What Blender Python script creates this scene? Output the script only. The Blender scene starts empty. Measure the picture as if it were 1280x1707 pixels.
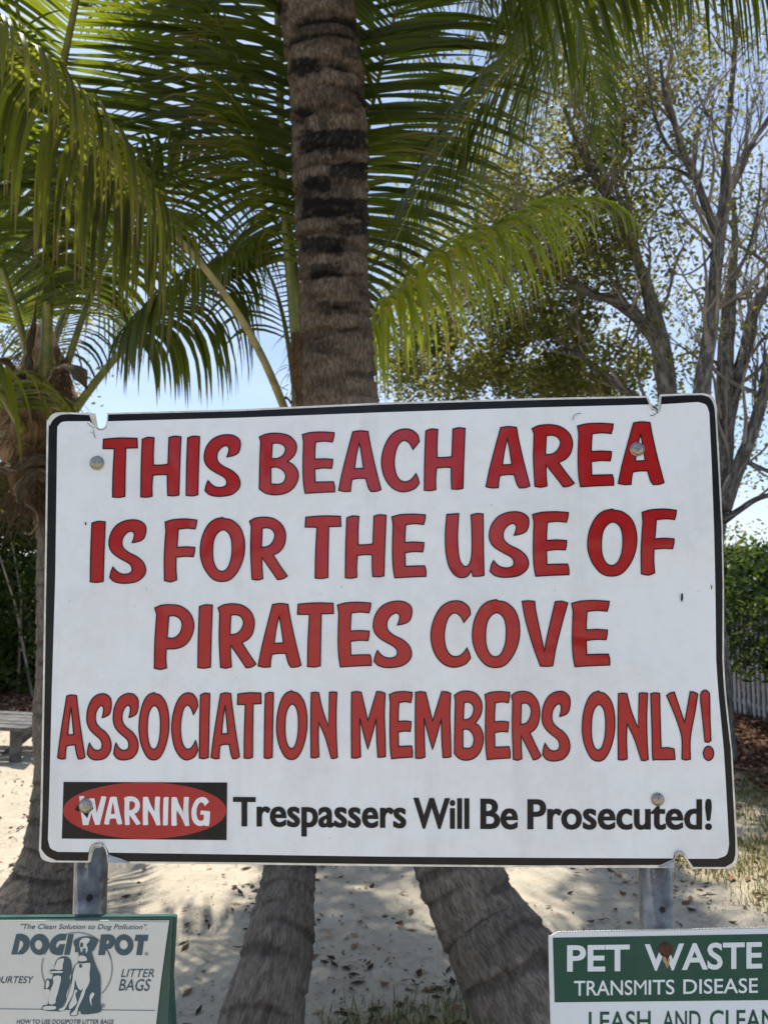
import bpy, math, random
import numpy as np
from mathutils import Vector, Matrix, noise

S = bpy.context.scene
COL = S.collection
R = math.radians
rng = random.Random(7)

# ------------------------------------------------------------------ camera
F_PX, CX, CY = 1250.0, 640.0, 853.5          # focal length in pixels of a 1280 x 1707 picture
PITCH = R(4.5)
CAM = Vector((0.0, 0.0, 1.55))
cd = bpy.data.cameras.new('camera')
cam = bpy.data.objects.new('camera', cd)
COL.objects.link(cam)
S.camera = cam
cam.location = CAM
cam.rotation_euler = (math.pi / 2 + PITCH, 0, 0)
cd.sensor_fit = 'VERTICAL'
cd.sensor_height = 36.0
cd.lens = 36.0 * F_PX / 1707.0
cd.clip_start = 0.05
cd.clip_end = 3000
cd.dof.use_dof = True
cd.dof.focus_distance = 1.0
cd.dof.aperture_fstop = 10.5

# ------------------------------------------------------------------ world
SUN_EL, SUN_AZ = R(73), R(-27)                # azimuth from +Y (ahead of the camera), negative = to the left
w = bpy.data.worlds.new('World')
S.world = w
w.use_nodes = True
nt = w.node_tree
N, L = nt.nodes, nt.links
N.clear()
out = N.new('ShaderNodeOutputWorld')
bg = N.new('ShaderNodeBackground')
bg.inputs['Strength'].default_value = 0.11
sky = N.new('ShaderNodeTexSky')
sky.sky_type = 'NISHITA'
sky.sun_disc = False
sky.sun_elevation = SUN_EL
sky.sun_rotation = SUN_AZ
sky.air_density = 1.0
sky.dust_density = 0.6
sky.ozone_density = 1.6
tc = N.new('ShaderNodeTexCoord')
mp = N.new('ShaderNodeMapping')
mp.inputs['Scale'].default_value = (1.0, 1.0, 3.2)
nz = N.new('ShaderNodeTexNoise')
nz.inputs['Scale'].default_value = 2.6
nz.inputs['Detail'].default_value = 7
nz.inputs['Roughness'].default_value = 0.55
nz.inputs['Distortion'].default_value = 0.6
cr = N.new('ShaderNodeValToRGB')
cr.color_ramp.elements[0].position = 0.30
cr.color_ramp.elements[0].color = (0.10, 0.10, 0.10, 1)
cr.color_ramp.elements[1].position = 0.72
cr.color_ramp.elements[1].color = (0.8, 0.8, 0.8, 1)
mx = N.new('ShaderNodeMix')
mx.data_type = 'RGBA'
mx.inputs[7].default_value = (4.8, 5.6, 7.2, 1)      # thin bright cloud
L.new(tc.outputs['Generated'], mp.inputs['Vector'])
L.new(mp.outputs[0], nz.inputs['Vector'])
L.new(nz.outputs['Fac'], cr.inputs[0])
L.new(cr.outputs[0], mx.inputs[0])
L.new(sky.outputs[0], mx.inputs[6])
L.new(mx.outputs[2], bg.inputs['Color'])
L.new(bg.outputs[0], out.inputs['Surface'])

# ------------------------------------------------------------------ sun
sd = bpy.data.lights.new('sun', 'SUN')
sd.energy = 5.0
sd.angle = R(0.55)
sd.color = (1.0, 0.94, 0.84)
sun = bpy.data.objects.new('sun', sd)
COL.objects.link(sun)
SUN_DIR = Vector((math.sin(SUN_AZ) * math.cos(SUN_EL), math.cos(SUN_AZ) * math.cos(SUN_EL), math.sin(SUN_EL)))
sun.rotation_euler = SUN_DIR.to_track_quat('Z', 'Y').to_euler()
sun.location = SUN_DIR * 30

S.view_settings.view_transform = 'Standard'
S.view_settings.look = 'None'
S.view_settings.gamma = 1
S.view_settings.use_curve_mapping = False
S.view_settings.exposure = 0.72
S.cycles.max_bounces = 7
S.cycles.transparent_max_bounces = 8
S.cycles.caustics_reflective = False
S.cycles.caustics_refractive = False

# ------------------------------------------------------------------ places
def ray(px, py):
    """Direction of the camera ray through a pixel of the 1280 x 1707 photograph, scaled to depth 1."""
    x, y = (px - CX) / F_PX, -(py - CY) / F_PX
    return Vector((x, math.cos(PITCH) - y * math.sin(PITCH), math.sin(PITCH) + y * math.cos(PITCH)))

def at(px, py, Y):
    d = ray(px, py)
    return CAM + d * (Y / d.y)

def _rot(r):
    t = r.length
    return Matrix.Rotation(t, 3, r / t)

# pose of the big sign, solved once from its four corners (a 36 x 24 inch board); camera frame x right, y up, z ahead
def cam2world(v):
    return Vector((v[0], v[2] * math.cos(PITCH) - v[1] * math.sin(PITCH), v[2] * math.sin(PITCH) + v[1] * math.cos(PITCH)))
_rv = Vector((math.radians(4.6), math.radians(3.35), math.radians(1.03)))
_th = _rv.length
_k = _rv / _th
_K = Matrix(((0, -_k[2], _k[1]), (_k[2], 0, -_k[0]), (-_k[1], _k[0], 0)))
_R = Matrix.Identity(3) + math.sin(_th) * _K + (1 - math.cos(_th)) * (_K @ _K)
SX = cam2world(_R.col[0]).normalized()
SY = cam2world(_R.col[1]).normalized()
SC = CAM + cam2world((-0.011, -0.156, 1.004))
SN = SX.cross(SY).normalized()                # towards the camera
if SN.y > 0: SN = -SN

def on(px, py, off=0.0, base=None, nrm=None):
    """Point on the sign's plane (moved off metres towards the camera) behind a pixel."""
    b = (base or SC) + (nrm or SN) * off
    n = nrm or SN
    d = ray(px, py)
    return CAM + d * ((b - CAM).dot(n) / d.dot(n))
# ------------------------------------------------------------------ object helpers
def tag(o, label=None, cat=None, group=None, kind=None):
    if label: o['label'] = label
    if cat: o['category'] = cat
    if group: o['group'] = group
    if kind: o['kind'] = kind
    return o

def empty(name, loc=(0, 0, 0), parent=None):
    o = bpy.data.objects.new(name, None)
    o.empty_display_size = 0.1
    COL.objects.link(o)
    o.location = loc
    if parent: o.parent = parent
    return o

def obj(name, verts, faces, mat, parent=None, smooth=False, uv=None, attrs=None):
    """One mesh object; vertices are in world space, the parent sits unrotated and unscaled."""
    me = bpy.data.meshes.new(name)
    off = Vector((0, 0, 0))
    p = parent
    while p:
        off += p.location
        p = p.parent
    me.from_pydata([tuple(Vector(v) - off) for v in verts] if off.length else [tuple(v) for v in verts], [], faces)
    if uv is not None:
        ul = me.uv_layers.new(name='UVMap')
        li = np.empty(len(me.loops), dtype=np.int32)
        me.loops.foreach_get('vertex_index', li)
        ul.data.foreach_set('uv', np.asarray(uv, dtype=np.float32)[li].ravel())
    for k, a in (attrs or {}).items():
        at_ = me.attributes.new(k, 'FLOAT', 'POINT')
        at_.data.foreach_set('value', np.asarray(a, dtype=np.float32))
    if smooth:
        me.polygons.foreach_set('use_smooth', [True] * len(me.polygons))
    if mat: me.materials.append(mat)
    me.update()
    o = bpy.data.objects.new(name, me)
    COL.objects.link(o)
    if parent: o.parent = parent
    return o

class MB:
    def __init__(self): self.v, self.f, self.uv, self.a = [], [], [], []
    def add(self, v, f, uv=None, a=0.0):
        n = len(self.v)
        self.v += v
        self.f += [tuple(i + n for i in q) for q in f]
        self.uv += uv if uv else [(0, 0)] * len(v)
        self.a += [a] * len(v) if not hasattr(a, '__len__') else list(a)
    def build(self, name, mat, parent=None, smooth=False):
        return obj(name, self.v, self.f, mat, parent, smooth, self.uv, {'rnd': self.a})

def box_v(c, ex, ey, ez, sx, sy, sz):
    c = Vector(c)
    v = [c + ex * (sx * i) + ey * (sy * j) + ez * (sz * k) for i in (-.5, .5) for j in (-.5, .5) for k in (-.5, .5)]
    f = [(0, 1, 3, 2), (4, 6, 7, 5), (0, 4, 5, 1), (2, 3, 7, 6), (0, 2, 6, 4), (1, 5, 7, 3)]
    return v, f
EX, EY, EZ = Vector((1, 0, 0)), Vector((0, 1, 0)), Vector((0, 0, 1))

def catmull(P, n):
    """Smooth polyline through points (lists of floats), n steps per span."""
    P = [np.array(p, float) for p in P]
    Q = [2 * P[0] - P[1]] + P + [2 * P[-1] - P[-2]]
    o = []
    for i in range(1, len(Q) - 2):
        a, b, c, d = Q[i - 1:i + 3]
        for j in range(n):
            t = j / n
            o.append(0.5 * (2 * b + (c - a) * t + (2 * a - 5 * b + 4 * c - d) * t * t + (3 * b - 3 * c + d - a) * t ** 3))
    o.append(P[-1])
    return o

def frames(pts):
    n = len(pts)
    T = [(pts[min(i + 1, n - 1)] - pts[max(i - 1, 0)]).normalized() for i in range(n)]
    ref = EX if abs(T[0].x) < .8 else EY
    U = (ref - T[0] * ref.dot(T[0])).normalized()
    o = []
    for t in T:
        U = (U - t * U.dot(t)).normalized()
        o.append((t, U, t.cross(U)))
    return o

def tube(mb, pts, rad, seg=8, a=0.0, cap=True, vs=1.0):
    pts = [Vector(p) for p in pts]
    fr = frames(pts)
    n = len(pts)
    v, uv, f = [], [], []
    acc = 0
    for i, (p, (t, u, b)) in enumerate(zip(pts, fr)):
        r = rad[i] if hasattr(rad, '__len__') else rad
        if i: acc += (p - pts[i - 1]).length
        for k in range(seg):
            an = 2 * math.pi * k / seg
            v.append(p + (u * math.cos(an) + b * math.sin(an)) * r)
            uv.append((k / seg, acc * vs))
    for i in range(n - 1):
        for k in range(seg):
            k2 = (k + 1) % seg
            f.append((i * seg + k, i * seg + k2, (i + 1) * seg + k2, (i + 1) * seg + k))
    if cap:
        f.append(tuple(range(seg))[::-1])
        f.append(tuple((n - 1) * seg + k for k in range(seg)))
    mb.add(v, f, uv, a)

# ------------------------------------------------------------------ material helpers
def mat(name):
    m = bpy.data.materials.new(name)
    m.use_nodes = True
    m.node_tree.nodes.clear()
    return m, m.node_tree.nodes, m.node_tree.links

def nd(N, t, **kw):
    n = N.new(t)
    for k, v in kw.items():
        if k in n.inputs: n.inputs[k].default_value = v
        else: setattr(n, k, v)
    return n

def ramp(N, stops):
    r = N.new('ShaderNodeValToRGB')
    e = r.color_ramp.elements
    while len(e) < len(stops): e.new(0.5)
    for q, (p, c) in zip(e, stops):
        q.position = p
        q.color = (*c, 1) if len(c) == 3 else c
    return r

def mixc(N, L, fac, a, b, mode='MIX'):
    m = N.new('ShaderNodeMix')
    m.data_type = 'RGBA'
    m.blend_type = mode
    for s, i in ((fac, 0), (a, 6), (b, 7)):
        if hasattr(s, 'links') or hasattr(s, 'is_linked'): L.new(s, m.inputs[i])
        elif i == 0: m.inputs[0].default_value = s
        else: m.inputs[i].default_value = (*s, 1) if len(s) == 3 else s
    return m.outputs[2]

def mth(N, L, op, a, b=0.0, c=0.0, clamp=False):
    m = N.new('ShaderNodeMath')
    m.operation = op
    m.use_clamp = clamp
    for i, s in enumerate((a, b, c)):
        if hasattr(s, 'is_linked'): L.new(s, m.inputs[i])
        else: m.inputs[i].default_value = s
    return m.outputs[0]

def finish(N, L, col, rough=0.7, bump=None, bs=0.3, bd=0.01, metal=0.0, spec=0.5, **kw):
    p = N.new('ShaderNodeBsdfPrincipled')
    for s, k in ((col, 'Base Color'), (rough, 'Roughness'), (metal, 'Metallic')):
        if hasattr(s, 'is_linked'): L.new(s, p.inputs[k])
        elif k == 'Base Color': p.inputs[k].default_value = (*s, 1)
        else: p.inputs[k].default_value = s
    p.inputs['Specular IOR Level'].default_value = spec
    for k, v in kw.items(): p.inputs[k].default_value = v
    if bump is not None:
        b = nd(N, 'ShaderNodeBump', Strength=bs, Distance=bd)
        L.new(bump, b.inputs['Height'])
        L.new(b.outputs[0], p.inputs['Normal'])
    o = N.new('ShaderNodeOutputMaterial')
    L.new(p.outputs[0], o.inputs[0])
    return p

def noise_n(N, L, vec, scale, detail=4, rough=.55, dist=0.0):
    n = nd(N, 'ShaderNodeTexNoise', Scale=scale, Detail=detail, Roughness=rough, Distortion=dist)
    if vec is not None: L.new(vec, n.inputs['Vector'])
    return n.outputs['Fac']

def leaf_mat(name, dark, light, tip, trans, rough=0.38, tipa=0.8, tw=0.45, spec=0.3):
    """Leaf blade: diffuse front, coloured light passing through, waxy sheen; u runs along the blade, rnd differs from leaf to leaf."""
    m, N, L = mat(name)
    uv = N.new('ShaderNodeUVMap')
    sp = N.new('ShaderNodeSeparateXYZ')
    L.new(uv.outputs[0], sp.inputs[0])
    at_ = nd(N, 'ShaderNodeAttribute', attribute_name='rnd')
    geo = N.new('ShaderNodeNewGeometry')
    nz = noise_n(N, L, geo.outputs['Position'], 9.0, 3)
    k = mth(N, L, 'ADD', mth(N, L, 'MULTIPLY', at_.outputs['Fac'], 0.7), mth(N, L, 'MULTIPLY', nz, 0.5))
    k = mth(N, L, 'SUBTRACT', k, 0.15, clamp=True)
    c = mixc(N, L, k, dark, light)
    tr = ramp(N, [(tipa, (0, 0, 0)), (1.0, (1, 1, 1))])
    t = mth(N, L, 'ADD', sp.outputs['X'], mth(N, L, 'MULTIPLY', mth(N, L, 'SUBTRACT', at_.outputs['Fac'], 0.6), 0.35))
    L.new(t, tr.inputs[0])
    tipf = mth(N, L, 'MULTIPLY', tr.outputs[0], 0.85)
    c = mixc(N, L, tipf, c, tip)
    tc_ = mixc(N, L, k, tuple(q * .75 for q in trans), trans)
    tc_ = mixc(N, L, tipf, tc_, tuple(min(1, q * 1.6) for q in tip))
    d = N.new('ShaderNodeBsdfPrincipled')
    d.inputs['Roughness'].default_value = rough
    d.inputs['Specular IOR Level'].default_value = spec
    L.new(c, d.inputs['Base Color'])
    tn = N.new('ShaderNodeBsdfTranslucent')
    L.new(tc_, tn.inputs[0])
    ms = N.new('ShaderNodeMixShader')
    ms.inputs[0].default_value = tw
    L.new(d.outputs[0], ms.inputs[1])
    L.new(tn.outputs[0], ms.inputs[2])
    wv = nd(N, 'ShaderNodeTexNoise', Scale=1.0, Detail=2)
    mpn = N.new('ShaderNodeMapping')
    mpn.inputs['Scale'].default_value = (3, 60, 1)
    L.new(uv.outputs[0], mpn.inputs[0])
    L.new(mpn.outputs[0], wv.inputs['Vector'])
    b = nd(N, 'ShaderNodeBump', Strength=0.25, Distance=0.002)
    L.new(wv.outputs['Fac'], b.inputs['Height'])
    L.new(b.outputs[0], d.inputs['Normal'])
    o = N.new('ShaderNodeOutputMaterial')
    L.new(ms.outputs[0], o.inputs[0])
    return m

M = {}
M['palm_leaf'] = leaf_mat('palm_leaf', (0.011, 0.026, 0.005), (0.062, 0.090, 0.014), (0.20, 0.13, 0.05), (0.34, 0.40, 0.022), rough=.34, tw=.36)
M['palm_leaf_old'] = leaf_mat('palm_leaf_old', (0.03, 0.045, 0.017), (0.09, 0.105, 0.035), (0.16, 0.09, 0.045), (0.42, 0.45, 0.035), rough=.42, tipa=.72)
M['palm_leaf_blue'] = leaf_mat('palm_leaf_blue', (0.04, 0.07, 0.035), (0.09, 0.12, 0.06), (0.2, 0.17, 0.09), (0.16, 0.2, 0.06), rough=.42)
M['tree_leaf'] = leaf_mat('tree_leaf', (0.03, 0.045, 0.012), (0.13, 0.135, 0.04), (0.22, 0.15, 0.05), (0.36, 0.36, 0.07), rough=.42, tipa=.95)
M['hedge_leaf'] = leaf_mat('hedge_leaf', (0.012, 0.026, 0.007), (0.048, 0.075, 0.020), (0.09, 0.12, 0.03), (0.14, 0.22, 0.03), rough=.36, tipa=.97)
M['grass_blade'] = leaf_mat('grass_blade', (0.06, 0.075, 0.02), (0.15, 0.14, 0.045), (0.28, 0.22, 0.10), (0.2, 0.22, 0.05), rough=.6, tipa=.6)

def bark(name, c0, c1, sx=22, sy=6, bs=.6, dark=None, lich=None, crack=None, cw=.62):
    m, N, L = mat(name)
    uv = N.new('ShaderNodeUVMap')
    mp = N.new('ShaderNodeMapping')
    mp.inputs['Scale'].default_value = (sx, sy, 1)
    L.new(uv.outputs[0], mp.inputs[0])
    n1 = noise_n(N, L, mp.outputs[0], 1.0, 7, .65, .4)
    geo = N.new('ShaderNodeNewGeometry')
    n2 = noise_n(N, L, geo.outputs['Position'], 7.0, 5, .6)
    n3 = noise_n(N, L, geo.outputs['Position'], 90.0, 4, .6)
    rp = ramp(N, [(.34, c0), (.62, c1)])
    L.new(mth(N, L, 'ADD', mth(N, L, 'MULTIPLY', n1, .6), mth(N, L, 'MULTIPLY', n2, .4)), rp.inputs[0])
    c = rp.outputs[0]
    if lich:
        lr = ramp(N, [(.55, (0, 0, 0)), (.68, (1, 1, 1))])
        L.new(noise_n(N, L, geo.outputs['Position'], 16.0, 5, .6, .5), lr.inputs[0])
        c = mixc(N, L, mth(N, L, 'MULTIPLY', lr.outputs[0], .5), c, lich)
    at_ = nd(N, 'ShaderNodeAttribute', attribute_name='rnd')
    if dark: c = mixc(N, L, at_.outputs['Fac'], c, dark)
    h = mth(N, L, 'ADD', n1, mth(N, L, 'MULTIPLY', n3, .35))
    if crack:
        m2 = N.new('ShaderNodeMapping')
        m2.inputs['Scale'].default_value = crack
        L.new(uv.outputs[0], m2.inputs[0])
        ck = ramp(N, [(.50, (0, 0, 0)), (.57, (1, 1, 1)), (.60, (1, 1, 1)), (.68, (.2, .2, .2))])
        L.new(noise_n(N, L, m2.outputs[0], 1.0, 3, .55, .8), ck.inputs[0])
        c = mixc(N, L, mth(N, L, 'MULTIPLY', ck.outputs[0], cw), c, (0.018, 0.016, 0.013))
        h = mth(N, L, 'SUBTRACT', h, mth(N, L, 'MULTIPLY', ck.outputs[0], .8))
    finish(N, L, c, .88, h, bs, .012, spec=.2)
    return m
M['palm_bark_high'] = bark('palm_bark_high', (0.055, 0.040, 0.029), (0.185, 0.138, 0.10), 10, 14, .8, (0.006, 0.005, 0.005), (0.20, 0.175, 0.135), (110, 34, 1), .3)
M['palm_bark_low'] = bark('palm_bark_low', (0.085, 0.069, 0.055), (0.23, 0.193, 0.155), 34, 12, .5, (0.03, 0.024, 0.018), None, (150, 34, 1), .42)
M['tree_bark'] = bark('tree_bark', (0.05, 0.046, 0.042), (0.23, 0.22, 0.205), 7, 4, .9, (0.05, 0.04, 0.03), (0.33, 0.32, 0.30), (22, 9, 1), .5)
M['fibre'] = bark('fibre', (0.06, 0.035, 0.018), (0.25, 0.165, 0.09), 40, 4, .9)
M['dry_sheath'] = bark('dry_sheath', (0.11, 0.075, 0.045), (0.36, 0.28, 0.19), 30, 3, .9, None, None, (60, 3, 1), .5)

def simple(name, c0, c1, sc=8, rough=.5, metal=0, bs=.1, bd=.002, spec=.5, detail=5, rr=None):
    m, N, L = mat(name)
    geo = N.new('ShaderNodeNewGeometry')
    n1 = noise_n(N, L, geo.outputs['Position'], sc, detail, .6)
    rp = ramp(N, [(.35, c0), (.65, c1)])
    L.new(n1, rp.inputs[0])
    r = rough
    if rr:
        q = ramp(N, [(.3, (rr[0],) * 3), (.7, (rr[1],) * 3)])
        L.new(noise_n(N, L, geo.outputs['Position'], sc * 2.3, 4), q.inputs[0])
        r = q.outputs[0]
    finish(N, L, rp.outputs[0], r, n1, bs, bd, metal, spec)
    return m
M['petiole'] = simple('petiole', (0.10, 0.12, 0.02), (0.22, 0.215, 0.05), 14, .42)
M['rachis_old'] = simple('rachis_old', (0.15, 0.14, 0.05), (0.30, 0.25, 0.10), 14, .5)
M['galvanised'] = simple('galvanised', (0.10, 0.10, 0.10), (0.27, 0.27, 0.265), 38, .42, .75, .15, .0006, rr=(.34, .62))
M['bolt_metal'] = simple('bolt_metal', (0.22, 0.21, 0.19), (0.36, 0.34, 0.31), 120, .22, 1.0, .05, .0003, rr=(.16, .4))
M['bare_aluminium'] = simple('bare_aluminium', (0.42, 0.42, 0.40), (0.62, 0.62, 0.60), 60, .5, .6, .1, .0004)
M['hole_dark'] = simple('hole_dark', (0.008, 0.008, 0.008), (0.014, 0.013, 0.012), 30, .9)
M['rust'] = simple('rust', (0.035, 0.014, 0.010), (0.09, 0.035, 0.02), 160, .85, 0, .6, .001)
M['green_paint'] = simple('green_paint', (0.010, 0.055, 0.048), (0.022, 0.085, 0.072), 30, .4, 0, .1, .0006)
M['fence_metal'] = simple('fence_metal', (0.30, 0.305, 0.31), (0.46, 0.465, 0.47), 10, .6)
M['weathered_wood'] = simple('weathered_wood', (0.05, 0.047, 0.045), (0.12, 0.115, 0.108), 12, .85, 0, .4, .004)
M['dead_leaf'] = simple('dead_leaf', (0.10, 0.05, 0.025), (0.33, 0.20, 0.11), 3.1, .8)
M['mulch'] = simple('mulch', (0.07, 0.032, 0.018), (0.27, 0.14, 0.085), 4.3, .9)
for nm_, st in (('dead_leaf', [(0, (0.022, 0.013, 0.008)), (.45, (0.07, 0.038, 0.02)), (.8, (0.20, 0.115, 0.06)), (1, (0.38, 0.27, 0.15))]),
                ('mulch', [(0, (0.03, 0.014, 0.008)), (.5, (0.12, 0.055, 0.032)), (1, (0.34, 0.20, 0.13))])):
    m_, N_, L_ = mat(nm_)
    a_ = nd(N_, 'ShaderNodeAttribute', attribute_name='rnd')
    rp_ = ramp(N_, st)
    L_.new(a_.outputs['Fac'], rp_.inputs[0])
    finish(N_, L_, rp_.outputs[0], .85, spec=.2)
    M[nm_] = m_
M['rust_stain'] = simple('rust_stain', (0.20, 0.10, 0.05), (0.42, 0.30, 0.18), 90, .8)
M['twig'] = simple('twig', (0.10, 0.085, 0.07), (0.26, 0.23, 0.20), 6, .85)

# vinyl-faced sign sheet: very slightly wavy, glossy in places, dusty
def vinyl(name, c, sp=1.0, dirt=.12, dc=(0.34, 0.33, 0.29), wave=.5, r0=.14, r1=.34):
    m, N, L = mat(name)
    geo = N.new('ShaderNodeNewGeometry')
    P = geo.outputs['Position']
    big = noise_n(N, L, P, 4.5, 3, .5, .6)
    fine = noise_n(N, L, P, 46, 5, .65)
    speck = nd(N, 'ShaderNodeTexVoronoi', Scale=55.0)
    L.new(P, speck.inputs['Vector'])
    sr = ramp(N, [(.03, (1, 1, 1)), (.075, (0, 0, 0))])
    L.new(speck.outputs['Distance'], sr.inputs[0])
    sel = ramp(N, [(.60, (0, 0, 0)), (.68, (1, 1, 1))])
    L.new(noise_n(N, L, P, 12, 2), sel.inputs[0])
    spk = mth(N, L, 'MULTIPLY', mth(N, L, 'MULTIPLY', sr.outputs[0], sel.outputs[0]), .38)
    dr = ramp(N, [(.45, (0, 0, 0)), (.85, (1, 1, 1))])
    L.new(mth(N, L, 'ADD', mth(N, L, 'MULTIPLY', big, .6), mth(N, L, 'MULTIPLY', fine, .4)), dr.inputs[0])
    col = mixc(N, L, mth(N, L, 'MULTIPLY', dr.outputs[0], dirt * 2), c, dc)
    mps = N.new('ShaderNodeMapping')
    mps.inputs['Scale'].default_value = (26, 26, 1.6)
    L.new(P, mps.inputs[0])
    stn = ramp(N, [(.56, (0, 0, 0)), (.78, (1, 1, 1))])
    L.new(noise_n(N, L, mps.outputs[0], 1.0, 5, .6, .3), stn.inputs[0])
    col = mixc(N, L, mth(N, L, 'MULTIPLY', stn.outputs[0], dirt * 1.1), col, dc)
    col = mixc(N, L, spk, col, (0.16, 0.15, 0.13))
    rr = ramp(N, [(.3, (r0,) * 3), (.7, (r1,) * 3)])
    L.new(noise_n(N, L, P, 9, 4, .6), rr.inputs[0])
    h = mth(N, L, 'ADD', mth(N, L, 'MULTIPLY', big, wave * 34), mth(N, L, 'MULTIPLY', fine, .06))
    finish(N, L, col, rr.outputs[0], h, .5, .0012, 0, .32 * sp)
    return m
M['sign_white'] = vinyl('sign_white', (0.72, 0.765, 0.82), dirt=.2)
M['sign_black'] = vinyl('sign_black', (0.007, 0.008, 0.011), sp=.7, dirt=.02)
M['sign_red'] = vinyl('sign_red', (0.335, 0.007, 0.012), sp=1.5, dirt=.03, r0=.07, r1=.24)
M['sign_edge'] = simple('sign_edge', (0.5, 0.5, 0.48), (0.72, 0.72, 0.70), 60, .4, .2)
M['plate_white'] = vinyl('plate_white', (0.56, 0.59, 0.58), dirt=.16, wave=.2, r0=.25, r1=.45)
M['print_teal'] = vinyl('print_teal', (0.035, 0.075, 0.105), dirt=.05, wave=.2, r0=.25, r1=.45)
M['print_grey'] = vinyl('print_grey', (0.24, 0.25, 0.25), dirt=.05, wave=.2, r0=.25, r1=.45)
M['pet_white'] = vinyl('pet_white', (0.60, 0.67, 0.74), dirt=.12, wave=.15, r0=.3, r1=.5)
M['pet_green'] = vinyl('pet_green', (0.002, 0.055, 0.040), dirt=.04, wave=.15, r0=.3, r1=.5)
# ================================================================== GROUND
def proj(v):
    d = Vector(v) - CAM
    z = d.y * math.cos(PITCH) + d.z * math.sin(PITCH)
    y = -d.y * math.sin(PITCH) + d.z * math.cos(PITCH)
    return (CX + F_PX * d.x / z, CY - F_PX * y / z) if z > 1e-6 else (0, 0)

def nz3(x, y, z=0.0): return noise.noise(Vector((x, y, z)))
def sst(a, b, x):
    t = min(1, max(0, (x - a) / (b - a)))
    return t * t * (3 - 2 * t)

def gh(x, y):
    near = 1 - sst(14, 30, math.hypot(x, y - 5))
    h = .05 * nz3(x * .35, y * .35, 3)
    if near > 0:
        h += near * (.030 * nz3(x * 1.7, y * 1.7) + .026 * nz3(x * 4.1, y * 4.1, 5) - .030 * max(0, nz3(x * 6.5, y * 6.5, 9) - .1))
    return h
def mulch_at(x, y):
    q = .7 * nz3(x * .8, y * .8, 11)
    left = sst(7.7, 8.1, y + .5 * q) * (1 - sst(-1.2, -.6, x + q))
    right = sst(2.35, 2.8, x + .35 * q - .0 * y) * sst(5.1, 5.7, y + q * .6)
    return max(left, right) * (1 - sst(11.5, 13, y))
def grass_at(x, y):
    q = nz3(x * 1.1, y * 1.1, 21)
    right = sst(1.35, 2.0, x + .5 * q) * sst(3.1, 3.9, y + q * .4) * (1 - sst(5.3, 5.9, y + q * .4)) * (.55 + .9 * nz3(x * 3, y * 3, 2))
    mid = sst(.5, 1, 1.25 - math.hypot((x - .15) / .8, (y - 2.6) / .45)) * .9
    return min(1, max(0, max(right, mid)))

def axis(a, b, fine0, fine1, step, grow=1.22):
    v = list(np.arange(fine0, fine1 + 1e-6, step))
    s = step
    while v[-1] < b: s *= grow; v.append(v[-1] + s)
    s = step
    while v[0] > a: s *= grow; v.insert(0, v[0] - s)
    return v
xs = axis(-400, 400, -4.2, 4.6, .045)
ys = axis(-60, 900, 2.1, 9.0, .045)
V = [(x, y, gh(x, y)) for y in ys for x in xs]
nx = len(xs)
Fq = [(j * nx + i, j * nx + i + 1, (j + 1) * nx + i + 1, (j + 1) * nx + i) for j in range(len(ys) - 1) for i in range(nx - 1)]

m, N, L = mat('sand')
geo = N.new('ShaderNodeNewGeometry')
P = geo.outputs['Position']
am = nd(N, 'ShaderNodeAttribute', attribute_name='mulch')
ag = nd(N, 'ShaderNodeAttribute', attribute_name='grass')
n1 = noise_n(N, L, P, 1.3, 5, .6)
n2 = noise_n(N, L, P, 14, 6, .65)
n3 = noise_n(N, L, P, 150, 3, .6)
r1 = ramp(N, [(.3, (0.36, 0.315, 0.24)), (.62, (0.53, 0.475, 0.375))])
L.new(mth(N, L, 'ADD', mth(N, L, 'MULTIPLY', n1, .5), mth(N, L, 'MULTIPLY', n2, .5)), r1.inputs[0])
c = mixc(N, L, mth(N, L, 'MULTIPLY', n3, .6), r1.outputs[0], (0.24, 0.205, 0.16))
dr = ramp(N, [(.56, (0, 0, 0)), (.66, (1, 1, 1))])
L.new(noise_n(N, L, P, 9, 6, .7, .5), dr.inputs[0])
c = mixc(N, L, mth(N, L, 'MULTIPLY', dr.outputs[0], .5), c, (0.17, 0.135, 0.10))
r2_ = ramp(N, [(.35, (0.06, 0.032, 0.02)), (.65, (0.24, 0.14, 0.09))])
L.new(noise_n(N, L, P, 22, 6, .75), r2_.inputs[0])
mm = mth(N, L, 'MULTIPLY', am.outputs['Fac'], mth(N, L, 'ADD', n2, .75, clamp=True), clamp=True)
c = mixc(N, L, mm, c, r2_.outputs[0])
sepP = N.new('ShaderNodeSeparateXYZ')
L.new(P, sepP.inputs[0])
far = mth(N, L, 'MULTIPLY', mth(N, L, 'SUBTRACT', sepP.outputs['Y'], 11.5), .6, clamp=True)
c = mixc(N, L, far, c, (0.045, 0.055, 0.022))
r3_ = ramp(N, [(.35, (0.16, 0.13, 0.07)), (.65, (0.36, 0.30, 0.16))])
L.new(noise_n(N, L, P, 30, 5, .7), r3_.inputs[0])
gm = mth(N, L, 'MULTIPLY', ag.outputs['Fac'], mth(N, L, 'MULTIPLY', n2, 1.6), clamp=True)
c = mixc(N, L, gm, c, r3_.outputs[0])
hh = mth(N, L, 'ADD', mth(N, L, 'MULTIPLY', n2, 1.0), mth(N, L, 'MULTIPLY', n3, .2))
finish(N, L, c, .95, hh, .9, .03, spec=.1)
M['sand'] = m
g = obj('ground', V, Fq, M['sand'], None, True, None, {'mulch': [mulch_at(x, y) for x, y, z in V], 'grass': [grass_at(x, y) for x, y, z in V]})
tag(g, 'pale beach sand with mulch and dry grass edges', kind='structure')

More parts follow.
